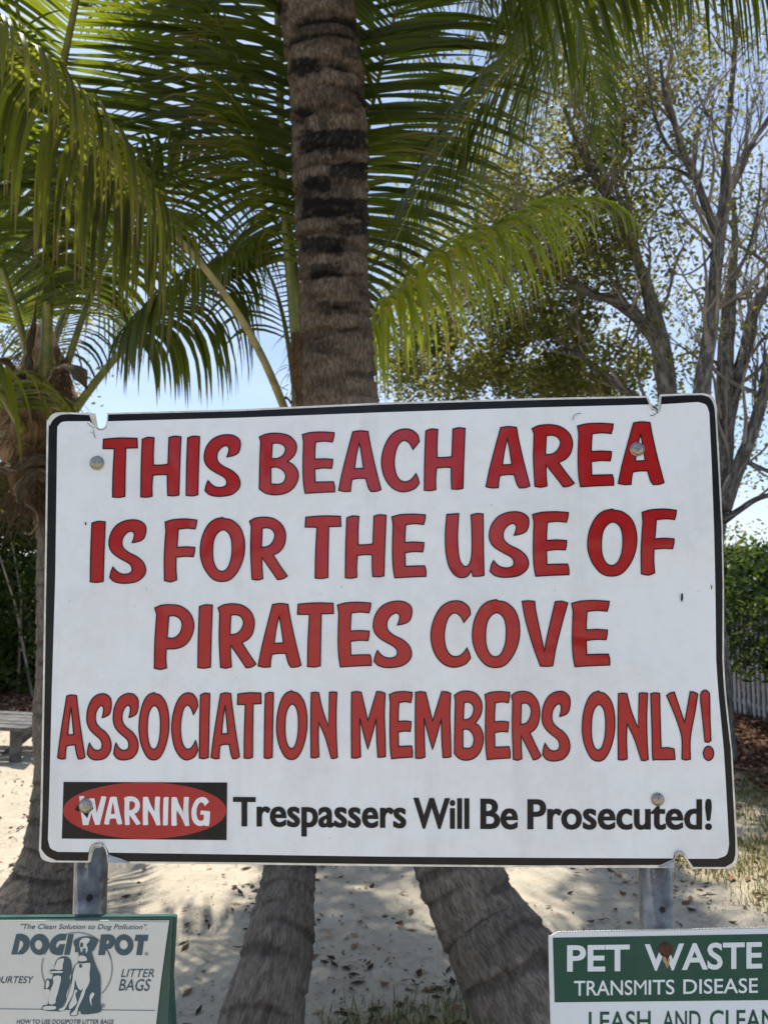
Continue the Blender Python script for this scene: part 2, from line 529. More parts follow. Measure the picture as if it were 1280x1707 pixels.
# litter on the sand: curled dead leaves, chips and sticks
def leaf_quad(c, ang, ln, wd, curl, tilt, twist=0.0):
    d = Vector((math.cos(ang), math.sin(ang), tilt)).normalized()
    s = Vector((-math.sin(ang), math.cos(ang), twist)).normalized()
    up = d.cross(s)
    a, b = c - d * ln / 2, c + d * ln / 2 + up * curl
    mid = c + up * (-curl * .4)
    return [a, mid + s * wd / 2 + up * curl * .5, b, mid - s * wd / 2 + up * curl * .5, mid], [(0, 4, 1), (1, 4, 2), (2, 4, 3), (3, 4, 0)]
rl = random.Random(11)
mb = MB()
for k in range(52000):
    y = 2.1 + 7.5 * rl.random() ** .8
    x = rl.uniform(-.62, .62) * y
    mu, gr = mulch_at(x, y), grass_at(x, y)
    dens = .12 + .9 * gr + .2 * mu + .45 * sst(.0, .4, nz3(x * 1.2, y * 1.2, 31)) + .55 * (1 - sst(2.7, 3.6, y)) * sst(-.6, .0, x)
    if rl.random() > dens: continue
    ln = rl.choice((rl.uniform(.006, .02),) * 3 + (rl.uniform(.018, .065),))
    v, f = leaf_quad(Vector((x, y, gh(x, y) + rl.uniform(.003, .012))), rl.uniform(0, 6.3), ln, ln * rl.uniform(.25, .65), rl.uniform(-.4, .5) * ln * .5, rl.uniform(-.25, .25), rl.uniform(-.3, .3))
    mb.add(v, f, a=rl.random() ** 1.4)
tag(mb.build('fallen_leaves', M['dead_leaf']), 'brown fallen leaves scattered over the sand and grass', kind='stuff')
mb = MB()
for k in range(26000):
    if k % 2: x, y = rl.uniform(2.2, 4.6), 5.0 + 6 * rl.random() ** 1.5
    else: x, y = rl.uniform(-6.0, -3.0), 7.5 + 5 * rl.random() ** 1.5
    if rl.random() > mulch_at(x, y): continue
    ln = rl.uniform(.03, .10)
    v, f = leaf_quad(Vector((x, y, gh(x, y) + rl.uniform(.004, .035))), rl.uniform(0, 6.3), ln, ln * rl.uniform(.2, .6), rl.uniform(-.3, .4) * ln, rl.uniform(-.4, .4), rl.uniform(-.5, .5))
    mb.add(v, f, a=rl.random())
tag(mb.build('mulch_chips', M['mulch']), 'red brown bark mulch chips under the hedges', kind='stuff')
mb = MB()
for k in range(48000):
    if k % 5: x, y = rl.uniform(1.3, 4.2), rl.uniform(2.9, 6.2)
    else: x, y = rl.uniform(-.9, 1.2), rl.uniform(2.15, 3.2)
    if rl.random() > grass_at(x, y) * 1.1: continue
    a, h = rl.uniform(0, 6.3), rl.uniform(.02, .07)
    b = Vector((x, y, gh(x, y) - .004))
    s = Vector((math.cos(a), math.sin(a), 0)) * rl.uniform(.0015, .003)
    d = Vector((rl.uniform(-1, 1), rl.uniform(-1, 1), 0)) * h * .6
    mb.add([b - s, b + s, b + d * .45 + EZ * h * .7 + s * .7, b + d * .45 + EZ * h * .7 - s * .7, b + d + EZ * h], [(0, 1, 2, 3), (3, 2, 4)],
           [(0, 0), (0, 1), (.6, 1), (.6, 0), (1, .5)], rl.random())
tag(mb.build('grass', M['grass_blade']), 'short dry green and straw grass', kind='stuff')

# ================================================================== BENCH, FENCE, HEDGES
bench = empty('low_bench', at(30, 1240, 6.5))
tag(bench, 'low weathered grey slatted wooden bench on the sand at the left edge', 'bench')
bc = Vector((-3.62, 6.55, gh(-3.6, 6.5)))
bx_ = Vector((1, -.12, -.02)).normalized()
by_ = Vector((.12, 1, 0)).normalized()
for k in range(5):
    v, f = box_v(bc + EZ * .31 + by_ * (k - 2) * .125 + EZ * rl.uniform(-.004, .004), bx_, by_, EZ, 1.55, .108, .03)
    obj('slat', v, f, M['weathered_wood'], bench)
for sx in (-.66, .66):
    v, f = box_v(bc + bx_ * sx + EZ * .265, bx_, by_, EZ, .06, .56, .06)
    obj('cross_rail', v, f, M['weathered_wood'], bench)
    for sy in (-.24, .24):
        v, f = box_v(bc + bx_ * sx + by_ * sy + EZ * .10, (bx_ + EZ * (.35 if sx > 0 else -.35)).normalized() if 0 else bx_, by_, EZ, .07, .06, .30)
        obj('leg', v, f, M['weathered_wood'], bench)
v, f = box_v(bc + bx_ * .55 + EZ * .14, (bx_ + EZ * .8).normalized(), by_, (EZ - bx_ * .8).normalized(), .36, .045, .045)
obj('brace', v, f, M['weathered_wood'], bench)

fence = empty('picket_fence', (3.8, 8.0, 0))
tag(fence, 'pale grey picket fence running back under the right hedge', 'fence')
fa, fb = Vector((3.98, 6.2, 0)), Vector((3.30, 12.6, 0))
fd = (fb - fa).normalized()
fl = (fb - fa).length
fnn = Vector((fd.y, -fd.x, 0))
for z in (.17, .50, 1.0):
    v, f = box_v((fa + fb) / 2 + EZ * z + fnn * .022, fd, fnn, EZ, fl, .03, .045)
    obj('rail', v, f, M['fence_metal'], fence)
npk = int(fl / .085)
pk = None
for k in range(npk):
    q = fa + fd * (k + .5) * .085
    if pk is None:
        v, f = box_v(fence.location + EZ * .59, fd, fnn, EZ, .042, .014, 1.14)
        pk = obj('picket', v, f, M['fence_metal'], fence)
        pk.location = q - fence.location
    else:
        c_ = pk.copy(); COL.objects.link(c_); c_.parent = fence; c_.location = q - fence.location + EZ * rl.uniform(-.006, .006)
for k in range(4):
    q = fa + fd * (k * 2.05 + .3)
    v, f = box_v(q + EZ * .6 + fnn * .05, fd, fnn, EZ, .07, .07, 1.3)
    obj('fence_post', v, f, M['fence_metal'], fence)

def leaf_cloud(mb, pts, size, r_, updir=.3, wr=.45):
    for p_ in pts:
        a, e = r_.uniform(0, 6.283), r_.uniform(-.9, .9)
        d = Vector((math.cos(a) * math.cos(e), math.sin(a) * math.cos(e), math.sin(e)))
        s = d.cross(Vector((r_.uniform(-1, 1), r_.uniform(-1, 1), r_.uniform(-.3, 1.5)))).normalized()
        n_ = d.cross(s)
        ln = size * r_.uniform(.6, 1.3)
        w_ = ln * wr * r_.uniform(.8, 1.2)
        m1, m2 = p_ + d * ln * .35, p_ + d * ln * .7
        mb.add([p_, m1 + s * w_ / 2 + n_ * w_ * .18, m1, m1 - s * w_ / 2 + n_ * w_ * .18, m2 + s * w_ * .36 + n_ * w_ * .1, m2 - n_ * ln * .03, m2 - s * w_ * .36 + n_ * w_ * .1, p_ + d * ln - n_ * ln * .08],
               [(0, 2, 1), (0, 3, 2), (1, 2, 5, 4), (2, 3, 6, 5), (4, 5, 7), (5, 6, 7)],
               [(0, .5), (.35, 1), (.35, .5), (.35, 0), (.7, .9), (.7, .5), (.7, .1), (1, .5)], r_.random())

def hedge(name, label, c, sx, sy, h, n, size, seed, z0=.0):
    r_ = random.Random(seed)
    root = empty(name, (c[0], c[1], 0))
    tag(root, label, 'hedge')
    st, pts = MB(), []
    for k in range(26):
        b = Vector((c[0] + r_.uniform(-.9, .9) * sx, c[1] + r_.uniform(-.9, .9) * sy, 0))
        t = b + Vector((r_.uniform(-.5, .5), r_.uniform(-.5, .5), h * r_.uniform(.7, .98)))
        mid = (b + t) / 2 + Vector((r_.uniform(-.2, .2), r_.uniform(-.2, .2), 0))
        tube(st, [b, mid, t], [.02, .014, .006], 6)
    tag(st.build('stem', M['twig'], root), kind='stuff')
    while len(pts) < n:
        x, y, z = r_.uniform(-1, 1), r_.uniform(-1, 1), r_.random()
        px_, py_ = c[0] + x * sx, c[1] + y * sy
        top = h * (1 + .16 * nz3(px_ * 1.1, py_ * 1.1, seed) + .09 * nz3(px_ * 3.5, py_ * 3.5, seed + 5))
        zz = z0 + z * (top - z0)
        bulge = 1 + .35 * nz3(px_ * 1.3, py_ * 1.3, zz * 1.3 + seed)
        pxx = c[0] + x * sx * bulge
        pyy = c[1] + y * sy * bulge
        if nz3(pxx * 3.2, pyy * 3.2, zz * 3.2) < -.3: continue
        if z0 > .3 and zz < .6 and r_.random() > .4: continue
        pts.append(Vector((pxx, pyy, zz)))
    mb = MB()
    leaf_cloud(mb, pts, size, r_)
    tag(mb.build('foliage', M['hedge_leaf'], root), kind='stuff')
    return root
hedge('clipped_hedge', 'tall dark green hedge above the pale fence at the right edge', (4.55, 9.2), 1.1, 3.2, 1.78, 30000, .095, 5, .48)
hedge('dense_hedge', 'dense dark green hedge behind the mulch at the left edge', (-5.9, 10.2), 1.9, 1.2, 2.8, 42000, .10, 8, .05)

# ================================================================== BROADLEAF TREES
def limb(mb, P4, seg=12, rough=.06, seed=0):
    """P4: (px, py, Y, width in px) control points."""
    q = [(*at(a, b, Y), w_ * .6 / 2 / F_PX * Y) for a, b, Y, w_ in P4]
    c_ = catmull(q, 6)
    pts = [Vector(p_[:3]) for p_ in c_]
    rad = [max(.003, p_[3]) for p_ in c_]
    n0 = len(mb.v)
    tube(mb, pts, rad, seg)
    # knobs and hollows
    fr = [pts[min(len(pts) - 1, (i - 0) // seg)] for i in range(len(pts) * seg)]
    for i, cc in enumerate(fr):
        v_ = mb.v[n0 + i]
        d_ = v_ - cc
        mb.v[n0 + i] = cc + d_ * (1 + rough * 2.2 * nz3(v_.x * 7, v_.y * 7, v_.z * 4 + seed) + rough * nz3(v_.x * 22, v_.y * 22, v_.z * 12))
    return pts, rad

def grow(mb, tips, p0, d0, r0, ln, depth, r_, up=.12, wig=.28, jit=.55):
    """Recursive twigs; collects leaf anchor points."""
    p_, d_ = p0.copy(), d0.normalized()
    pts, n = [p_.copy()], 5
    for i in range(n):
        d_ = (d_ + Vector((r_.uniform(-wig, wig), r_.uniform(-wig, wig), r_.uniform(-wig, wig) + up))).normalized()
        p_ = p_ + d_ * ln / n
        pts.append(p_.copy())
    rad = [r0 * (1 - .55 * i / n) for i in range(n + 1)]
    tube(mb, pts, rad, 5 if depth < 2 else 7, cap=False)
    if depth == 0:
        tips.append((pts[-1], d_)); tips.append((pts[3], d_)); return
    if depth == 1: tips.append((pts[-2], d_))
    for k in range(r_.choice((2, 3, 3))):
        i = r_.choice((2, 3, 4, 5)) if k else 5
        dd = (d_ + Vector((r_.uniform(-1, 1), r_.uniform(-1, 1), r_.uniform(-.6, .9))) * jit * 1.4).normalized()
        grow(mb, tips, pts[i], dd, rad[i] * .68, ln * r_.uniform(.6, .85), depth - 1, r_, up, wig, jit)

def tree(name, label, limbs, twigs, seed, nleaf, size=.075, spread=.22, extra=(), mat_l='tree_leaf'):
    r_ = random.Random(seed)
    base = at(*limbs[0][0][:3])
    root = empty(name, (base.x, base.y, 0))
    tag(root, label, 'tree', 'broadleaf trees behind the sign')
    tips, anchors = [], []
    for i, lb in enumerate(limbs):
        mb = MB()
        pts, rad = limb(mb, lb, 14, seed=seed + i)
        if i == 0:
            b0 = pts[0]
            tube(mb, [Vector((b0.x + .1, b0.y, -.2)), Vector((b0.x + .05, b0.y, b0.z * .5)), b0 + (pts[1] - b0) * .02], [rad[0] * 1.5, rad[0] * 1.15, rad[0]], 14, cap=False)
        mb.build('trunk' if i == 0 else 'branch', M['tree_bark'], root, True)
        for q in range(2, len(pts)): anchors.append((pts[q], (pts[q] - pts[q - 1]).normalized(), rad[q], q / len(pts)))
    tw = MB()
    for k in range(twigs):
        p_, d_, r0, t = r_.choice(anchors)
        if r_.random() > .25 + t: continue
        dd = (d_ * .7 + Vector((r_.uniform(-1, 1), r_.uniform(-1, 1), r_.uniform(-.5, .9)))).normalized()
        grow(tw, tips, p_, dd, min(r0 * .45, .022), r_.uniform(.45, .9), 3, r_)
    tag(tw.build('twig', M['twig'], root, True), kind='stuff')
    mb = MB()
    pts = []
    for k in range(nleaf):
        p_, d_ = r_.choice(tips)
        pts.append(p_ + Vector((r_.gauss(0, 1), r_.gauss(0, 1), r_.gauss(0, .8))) * spread * r_.choice((.4, .7, 1.2)))
    for (a, b, Y, rx, ry, n) in extra:
        c_ = at(a, b, Y)
        k = 0
        while k < n:
            u = Vector((r_.gauss(0, .5), r_.gauss(0, .6), r_.gauss(0, .5)))
            p_ = c_ + Vector((u.x * rx / F_PX * Y, u.y * .9, u.z * ry / F_PX * Y))
            if nz3(p_.x * 2.4, p_.y * 2.4, p_.z * 2.4) < -.02: k += .34; continue
            pts.append(p_); k += 1
    leaf_cloud(mb, pts, size, r_, wr=.5)
    tag(mb.build('crown', M[mat_l], root), kind='stuff')
    return root

tree('broadleaf_tree', 'grey barked leafy tree leaning left behind the top right notch of the sign',
     [[(1118,760,7.0,58),(1112,660,7.0,54),(1102,590,7.0,56),(1092,540,7.0,48),(1075,470,7.0,32),(1050,410,6.9,28),(1020,345,6.8,24),(990,290,6.7,20),(962,235,6.6,17),(940,180,6.5,13)],
      [(1100,580,7.0,36),(1062,530,7.0,34),(1020,500,7.0,30),(985,490,6.9,24),(940,455,6.8,18),(900,430,6.7,13)],
      [(1110,700,7.2,26),(1040,650,7.3,22),(990,610,7.4,18),(920,560,7.5,13),(840,520,7.6,9)],
      [(990,290,6.7,14),(950,300,6.6,12),(900,330,6.5,9)],
      [(1050,410,6.9,14),(1045,340,6.9,12),(1035,270,6.8,10),(1042,190,6.8,8)]],
     90, 3, 11000, .06, .11,
     extra=[(960,600,8.2,150,60,8000),(800,600,8.6,150,80,10000),(690,590,8.8,80,90,5000),(900,500,7.6,130,70,7000),(1000,420,7.2,90,70,1100),(960,320,7.4,90,100,3400),(870,390,8.0,120,90,5600),(720,480,9.0,100,90,5000),(1020,640,7.6,80,30,1100),(900,650,8.0,200,30,2500),(1090,360,7.4,50,60,250),(1130,480,7.4,40,70,300),(1140,600,7.4,36,60,350)])
tree('broadleaf_tree', 'tall grey dark trunked tree forking upward above the right end of the sign',
     [[(1165,700,6.3,52),(1170,640,6.3,48),(1182,560,6.3,42),(1190,480,6.3,36),(1196,410,6.3,36),(1203,360,6.3,32),(1209,280,6.3,22),(1214,200,6.3,18),(1222,110,6.3,15),(1228,30,6.3,12)],
      [(1200,400,6.3,24),(1178,350,6.3,24),(1160,300,6.3,22),(1140,260,6.2,20),(1125,210,6.2,17),(1108,160,6.1,13),(1100,100,6.1,9)],
      [(1208,330,6.3,18),(1232,290,6.3,17),(1252,240,6.3,14),(1285,190,6.3,11)],
      [(1150,275,6.2,12),(1110,240,6.2,10),(1085,170,6.2,8),(1078,90,6.2,6)],
      [(1160,300,6.3,11),(1118,280,6.3,9),(1060,283,6.3,7),(1000,280,6.3,5)],
      [(1196,400,6.3,8),(1172,440,6.3,6),(1140,458,6.3,5),(1112,450,6.3,3)]],
     56, 13, 1500, .05, .06)
tree('broadleaf_tree', 'knotty grey multi stemmed tree standing close behind the sign at the right edge',
     [[(1165,1010,6.9,74),(1185,900,6.9,66),(1202,790,6.9,56),(1208,700,6.9,46),(1208,620,6.9,46),(1212,540,6.9,42),(1218,470,6.9,28),(1224,400,6.9,18),(1222,330,6.9,12)],
      [(1206,720,6.9,46),(1225,640,6.9,40),(1243,580,6.9,36),(1252,530,6.9,32),(1268,495,6.9,32),(1300,450,6.9,26)],
      [(1205,850,6.7,44),(1222,800,6.7,40),(1248,735,6.7,36),(1268,670,6.7,32),(1285,600,6.7,28),(1310,520,6.7,24)],
      [(1205,868,6.7,22),(1232,850,6.7,18),(1260,832,6.7,15),(1300,820,6.7,12)],
      [(1235,765,6.7,18),(1255,775,6.7,13),(1290,790,6.7,10)],
      [(1218,470,6.9,12),(1245,420,6.9,10),(1262,350,6.9,8),(1270,260,6.9,6)]],
     60, 23, 2000, .05, .07,
     extra=[(1250,760,7.6,50,60,650),(1240,900,7.8,60,28,450),(1262,680,7.6,28,50,240),(1255,440,7.4,40,60,160),(1240,560,7.5,30,50,140)])
tree('broadleaf_tree', 'leafy tree with speckled sky gaps behind the left palm',
     [[(20,1000,12.5,22),(25,900,12,20),(30,800,11,17),(10,700,10,14),(-20,600,9.5,14)],
      [(28,850,9.5,20),(60,780,9.5,15),(70,700,9.5,10)],
      [(25,880,9.5,18),(-10,800,9.5,14),(-40,720,9.5,10)]],
     34, 33, 1500, .08, .25,
     extra=[(20,830,9.6,90,70,2600),(0,700,9.6,70,60,800),(30,600,9.8,80,90,700),(20,480,9.8,60,80,500)])

# trees added unseen behind the viewer to darken what the sign's gloss mirrors
for i, (x, y, hgt, rad_) in enumerate(((-6.6, -10.5, 5.6, 2.6), (2.4, -9.0, 4.6, 2.0), (10.2, -11.0, 4.6, 2.4))):
    r_ = random.Random(70 + i)
    root = empty('added_tree', (x, y, 0))
    tag(root, ('wide', 'tallest', 'smallest')[i] + ' leafy tree added unseen behind the viewer to darken the sign reflections', 'tree')
    mb = MB()
    tube(mb, [Vector((x, y, -.2)), Vector((x + .1, y, 1.2)), Vector((x - .1, y + .1, 2.4)), Vector((x, y, hgt * .8))], [.2, .15, .13, .05], 12)
    mb.build('trunk', M['tree_bark'], root, True)
    mb, pts = MB(), []
    while len(pts) < 5200:
        v_ = Vector((r_.uniform(-1, 1), r_.uniform(-1, 1), r_.uniform(-1, 1)))
        if v_.length > 1: continue
        q_ = Vector((x, y, hgt * .62)) + Vector((v_.x * rad_, v_.y * rad_, v_.z * hgt * .42))
        if nz3(q_.x * .9, q_.y * .9, q_.z * .9) < -.12: continue
        pts.append(q_)
    leaf_cloud(mb, pts, .2, r_)
    tag(mb.build('crown', M['tree_leaf'], root), kind='stuff')

# a tree added unseen beyond the right edge, its crown shaped to dapple the sand
r_ = random.Random(90)
root = empty('added_tree', (4.9, 5.6, 0))
tag(root, 'tall spreading tree added unseen beyond the right edge to dapple the sand', 'tree')
mb = MB()
tube(mb, [Vector(q) for q in ((4.9, 5.6, -.2), (4.8, 5.6, 2), (4.6, 5.5, 4.5), (3.7, 5.4, 6.4), (2.2, 5.3, 7.5), (.2, 5.2, 8.0), (-1.6, 5.0, 8.1))], [.2, .17, .15, .12, .09, .05, .02], 12)
mb.build('trunk', M['tree_bark'], root, True)
mb, pts = MB(), []
while len(pts) < 4600:
    v_ = Vector((r_.uniform(-1, 1), r_.uniform(-1, 1), r_.uniform(-1, 1)))
    if v_.length > 1: continue
    q_ = Vector((-.1, 4.9, 7.9)) + Vector((v_.x * 2.6, v_.y * 1.9, v_.z * .75))
    if nz3(q_.x * 1.15, q_.y * 1.15, 3) < .02: continue
    if q_.z < 1.55 + q_.y * .90 or q_.x > .35 + .3 * nz3(q_.x, q_.y * 2, 7): continue
    pts.append(q_)
leaf_cloud(mb, pts, .12, r_, wr=.55)
tag(mb.build('crown', M['tree_leaf'], root), kind='stuff')
# ================================================================== PALMS
def frond_pts(P3, n=8):
    """(px, py, Y) control points to a smooth rachis."""
    q = [tuple(at(*p_)) for p_ in P3]
    c_ = [Vector(v) for v in catmull(q, n)]
    # even spacing
    acc = [0]
    for a, b in zip(c_, c_[1:]): acc.append(acc[-1] + (b - a).length)
    tot, out_, j, m_ = acc[-1], [], 0, max(24, int(acc[-1] / .05))
    for i in range(m_ + 1):
        s = tot * i / m_
        while j < len(acc) - 2 and acc[j + 1] < s: j += 1
        t = (s - acc[j]) / max(1e-9, acc[j + 1] - acc[j])
        out_.append(c_[j].lerp(c_[j + 1], min(1, t)))
    return out_, tot

def leaflet(p0, T, Bs, Nn, ln, wd, ang, vee, grav, r_, kink=0.0, segs=7, curl=0.0):
    """Folded, drooping blade. Bs = outward side, Nn = rachis upper side."""
    d = (Bs * math.cos(ang) + T * math.sin(ang) + Nn * vee).normalized()
    pts, p_ = [p0.copy()], p0.copy()
    kp = r_.randint(2, segs - 2) if r_.random() < kink else 99
    tw = Vector((r_.uniform(-.03, .03), r_.uniform(-.03, .03), 0))
    ds = [d.copy()]
    for i in range(segs):
        g_ = grav * (.35 + 1.3 * i / segs)
        if i == kp: g_ += 2.2
        d = (d + Vector((0, 0, -g_)) + tw + T * curl * .1).normalized()
        p_ = p_ + d * ln / segs
        pts.append(p_.copy()); ds.append(d.copy())
    V_, U_, F_ = [], [], []
    prof = [.45, .85, 1.0, .97, .84, .62, .32, .03]
    side = T
    for i, (q, dd) in enumerate(zip(pts, ds)):
        side = (side - dd * side.dot(dd))
        side = side.normalized() if side.length > 1e-4 else T.copy()
        nn = dd.cross(side)
        if nn.dot(Nn) < 0: nn = -nn
        w_ = wd * prof[min(7, int(i * 7 / segs))] / 2
        V_ += [q + side * w_ * .93 - nn * w_ * .38, q + nn * w_ * .12, q - side * w_ * .93 - nn * w_ * .38]
        u = i / segs
        U_ += [(u, 1), (u, .5), (u, 0)]
    for i in range(segs):
        a = i * 3
        F_ += [(a, a + 1, a + 4, a + 3), (a + 1, a + 2, a + 5, a + 4)]
    return V_, F_, U_

BUD = {}
def frond(palm, P3, start, L0, seed, r0=.03, n_side=58, w=.040, grav=.10, vee=.25, ang0=.35, ang1=1.0, m='palm_leaf', individual=True, N0=None, kink=.05, miss=.04, tipw=.3, rm='petiole', sides=(1, -1), ragged=0.0):
    r_ = random.Random(seed)
    pts, tot = frond_pts(P3)
    n = len(pts)
    mb = MB()
    # flattened, grooved petiole and rachis
    rad = [r0 * (1.5 - .7 * min(1, i / (n * .12)) if i < n * .12 else .8 * (1 - .86 * (i / n))) for i in range(n)]
    tube(mb, pts, rad, 9)
    fr = mb.build('frond', M[rm], palm, True)
    joined = MB()
    for k in range(n_side):
        tk = (k + .5) / n_side
        for sd_ in sides:
            t = start + (1 - start) * min(.999, max(0, tk + r_.uniform(-.004, .004)))
            if r_.random() < miss: continue
            i = min(n - 2, int(t * (n - 1)))
            p_ = pts[i].lerp(pts[i + 1], t * (n - 1) - i)
            T = (pts[min(n - 1, i + 2)] - pts[max(0, i - 1)]).normalized()
            up = N0 if N0 is not None else EZ
            Nn = up - T * up.dot(T)
            Nn = Nn.normalized() if Nn.length > .05 else EY.copy()
            B = T.cross(Nn) * sd_
            u = tk
            ln = L0 * (.62 + .38 * sst(0, .3, u)) * (1 - (1 - tipw) * sst(.45, 1.0, u)) * r_.uniform(.88, 1.06)
            if ragged and r_.random() < ragged: ln *= r_.uniform(.35, .8)
            an = ang0 + (ang1 - ang0) * u + r_.uniform(-.07, .07)
            gr = grav * r_.uniform(.8, 1.25)
            v_, f_, u_ = leaflet(p_ + B * rad[i] * .6, T, B, Nn, ln, w * .78 * (1 - .45 * sst(.5, 1, u)) * r_.uniform(.7, 1.15), an, vee + r_.uniform(-.07, .07), gr, r_, kink)
            a_ = min(1, max(0, .5 + .5 * nz3(t * 9, seed) + r_.uniform(-.3, .3)))
            if individual and BUD.get(palm, 0) < 300:
                BUD[palm] = BUD.get(palm, 0) + 1
                obj('leaflet', v_, f_, M[m], fr, True, u_, {'rnd': [a_] * len(v_)})
            else: joined.add(v_, f_, u_, a_)
    if joined.v: tag(joined.build('leaflets', M[m], fr, True), kind='stuff')
    return fr

def palm_trunk(palm, P4, m, high=False, seed=0, seg=88, step=.009, rings=None, marks=(), flare=1.0, ringamp=.004, rspace=.05):
    q = [(*at(a, b, Y), w_ / 2 / F_PX * Y) for a, b, Y, w_ in P4]
    c_ = catmull(q, 10)
    pts = [Vector(p_[:3]) for p_ in c_]
    acc = [0]
    for a, b in zip(pts, pts[1:]): acc.append(acc[-1] + (b - a).length)
    n = int(acc[-1] / step)
    P, Rr, Sx, j = [], [], [], 0
    for i in range(n + 1):
        s = acc[-1] * i / n
        while j < len(acc) - 2 and acc[j + 1] < s: j += 1
        t = min(1, (s - acc[j]) / max(1e-9, acc[j + 1] - acc[j]))
        P.append(pts[j].lerp(pts[j + 1], t)); Rr.append(c_[j][3] * (1 - t) + c_[j + 1][3] * t); Sx.append(s)
    fr = frames(P)
    r_ = random.Random(seed)
    if rings is None:
        rings, s = [], .0
        while s < acc[-1]: rings.append(s); s += rspace * r_.uniform(.6, 1.45)
    else:   # given as photo rows: turn into path lengths
        ry = [(proj(p_)[1], s) for p_, s in zip(P, Sx)]
        rings = sorted([min(ry, key=lambda e: abs(e[0] - y))[1] for y in rings])
        s = rings[0] - rspace
        while s > 0: rings.insert(0, s); s -= rspace * r_.uniform(.6, 1.4)
        s = rings[-1] + rspace
        while s < acc[-1]: rings.append(s); s += rspace * r_.uniform(.8, 1.3)
    ph = [(r_.uniform(0, 6.28), r_.uniform(.1, .32), r_.uniform(0, 100)) for _ in rings]
    V_, U_, A_ = [], [], []
    rings_np = np.array(rings)
    for i, (p_, (t, u, b)) in enumerate(zip(P, fr)):
        s = Sx[i]
        for k in range(seg):
            a = 2 * math.pi * k / seg
            dr = u * math.cos(a) + b * math.sin(a)
            jx = max(0, int(np.searchsorted(rings_np, s)) - 1)
            best = None
            for jj in (jx - 1, jx, jx + 1):
                if 0 <= jj < len(rings):
                    sp_ = (rings[jj + 1] - rings[jj]) if jj + 1 < len(rings) else rspace
                    rs = rings[jj] + sp_ * ph[jj][1] * math.sin(a + ph[jj][0]) + sp_ * .22 * nz3(math.cos(a) * 1.6, math.sin(a) * 1.6, ph[jj][2])
                    if rs <= s and (best is None or rs > best[0]): best = (rs, sp_)
            qf = min(1, (s - best[0]) / best[1]) if best else .5
            # lip at the lower edge of each ring, easing inwards above it
            led = ringamp * (math.exp(-qf * 5) - .25 * qf) - ringamp * .9 * math.exp(-((1 - qf) * 14) ** 2)
            q3 = p_ + dr * Rr[i]
            lump = .012 * nz3(q3.x * 5, q3.y * 5, q3.z * 5 + seed) + .0035 * nz3(q3.x * 30, q3.y * 30, q3.z * 14)
            crack = 0
            if not high:
                crack = -.0045 * max(0, nz3(a * 9 * (Rr[i] / .13), s * 7, seed + 3)) ** .7 if nz3(a * 9 * (Rr[i] / .13), s * 7, seed + 3) > 0 else 0
            dark = 0.0
            if high and dr.y < .25:
                X, Y_ = proj(q3)
                e = 7 * nz3(X * .06, Y_ * .10, 4) + 3.5 * nz3(X * .25, Y_ * .3, 6)
                for (x0, x1, y0, y1, k_) in marks:
                    if x0 - 8 < X < x1 + 8 and y0 - 8 < Y_ < y1 + 8:
                        f_ = min(sst(-4, 5, X - x0 + e * 1.6), sst(-4, 5, x1 - X + e * 1.6), sst(-2, 2, Y_ - y0 + e * .8 - 4 * abs((X - (x0 + x1) / 2) / (x1 - x0))), sst(-8, 6, y1 - Y_ + e * 1.6 - 6 * abs((X - (x0 + x1) / 2) / (x1 - x0)) ** 2))
                        # fibrous lower edge
                        f_ *= 1 - .55 * max(0, nz3(X * .55, Y_ * .12, 8)) * 1.6
                        dark = max(dark, f_ * k_)
            elif high:
                f_ = sst(.1, .25, nz3(math.cos(a) * 2, math.sin(a) * 2, s * 9)) * (1 if .2 < qf < .8 else 0)
                dark = f_ * .8
            V_.append(p_ + dr * (Rr[i] + led + lump * (Rr[i] / .14) + crack - .0045 * dark))
            U_.append((k / seg, s))
            A_.append(min(1, dark + (max(0, -crack / .0045) * .35) + ((.5 if not high else .45) * math.exp(-((1 - qf) * 9) ** 2))))
    F_ = [(i * seg + k, i * seg + (k + 1) % seg, (i + 1) * seg + (k + 1) % seg, (i + 1) * seg + k) for i in range(n) for k in range(seg)]
    o = obj('trunk', V_, F_, m, palm, True, U_, {'rnd': A_})
    return o

M['palm_leaf_lit'] = leaf_mat('palm_leaf_lit', (0.07, 0.11, 0.018), (0.15, 0.19, 0.035), (0.30, 0.22, 0.10), (0.62, 0.70, 0.04), rough=.3, tipa=.72, spec=.5, tw=.5)  # brighter leaf tones put sunlight into the colour of one frond
GP = 'coconut palms behind the big sign'
# ---- the big palm whose ringed trunk crosses the top of the picture
pB = empty('coconut_palm', at(860, 1760, 2.75))
pB.location.z = 0
tag(pB, 'tall coconut palm with thick ringed trunk rising behind the middle of the sign', 'palm tree')
palm_trunk(pB, [(1030,1960,2.24,290),(955,1820,2.30,236),(893,1700,2.37,196),(842,1600,2.45,168),(807,1540,2.52,150),(762,1445,2.60,138),(728,1320,2.70,138),(690,1150,2.85,140),(645,980,2.84,135),(605,830,2.82,130),(570,670,2.78,124)],
           M['palm_bark_low'], seed=2, ringamp=.0055, rspace=.07)
MARKS = [(490,600,26,70,.62),(598,618,10,68,.7),(458,474,0,30,.9),(483,535,96,124,1.0),(530,578,98,118,.62),(474,490,62,80,.7),(573,606,74,96,.7),(515,600,142,172,.45),(592,618,140,176,.7),(494,514,175,204,.95),
 (497,612,214,252,1.0),(548,616,269,300,.95),(509,552,291,316,1.0),(498,520,292,330,.35),(502,616,328,362,.95),(540,575,360,395,.5),(564,616,370,394,.95),(500,575,393,424,.95),(512,572,438,466,.8),(530,600,502,524,.75),(596,618,452,505,.35),(514,560,568,588,.6),(570,616,545,560,.3)]
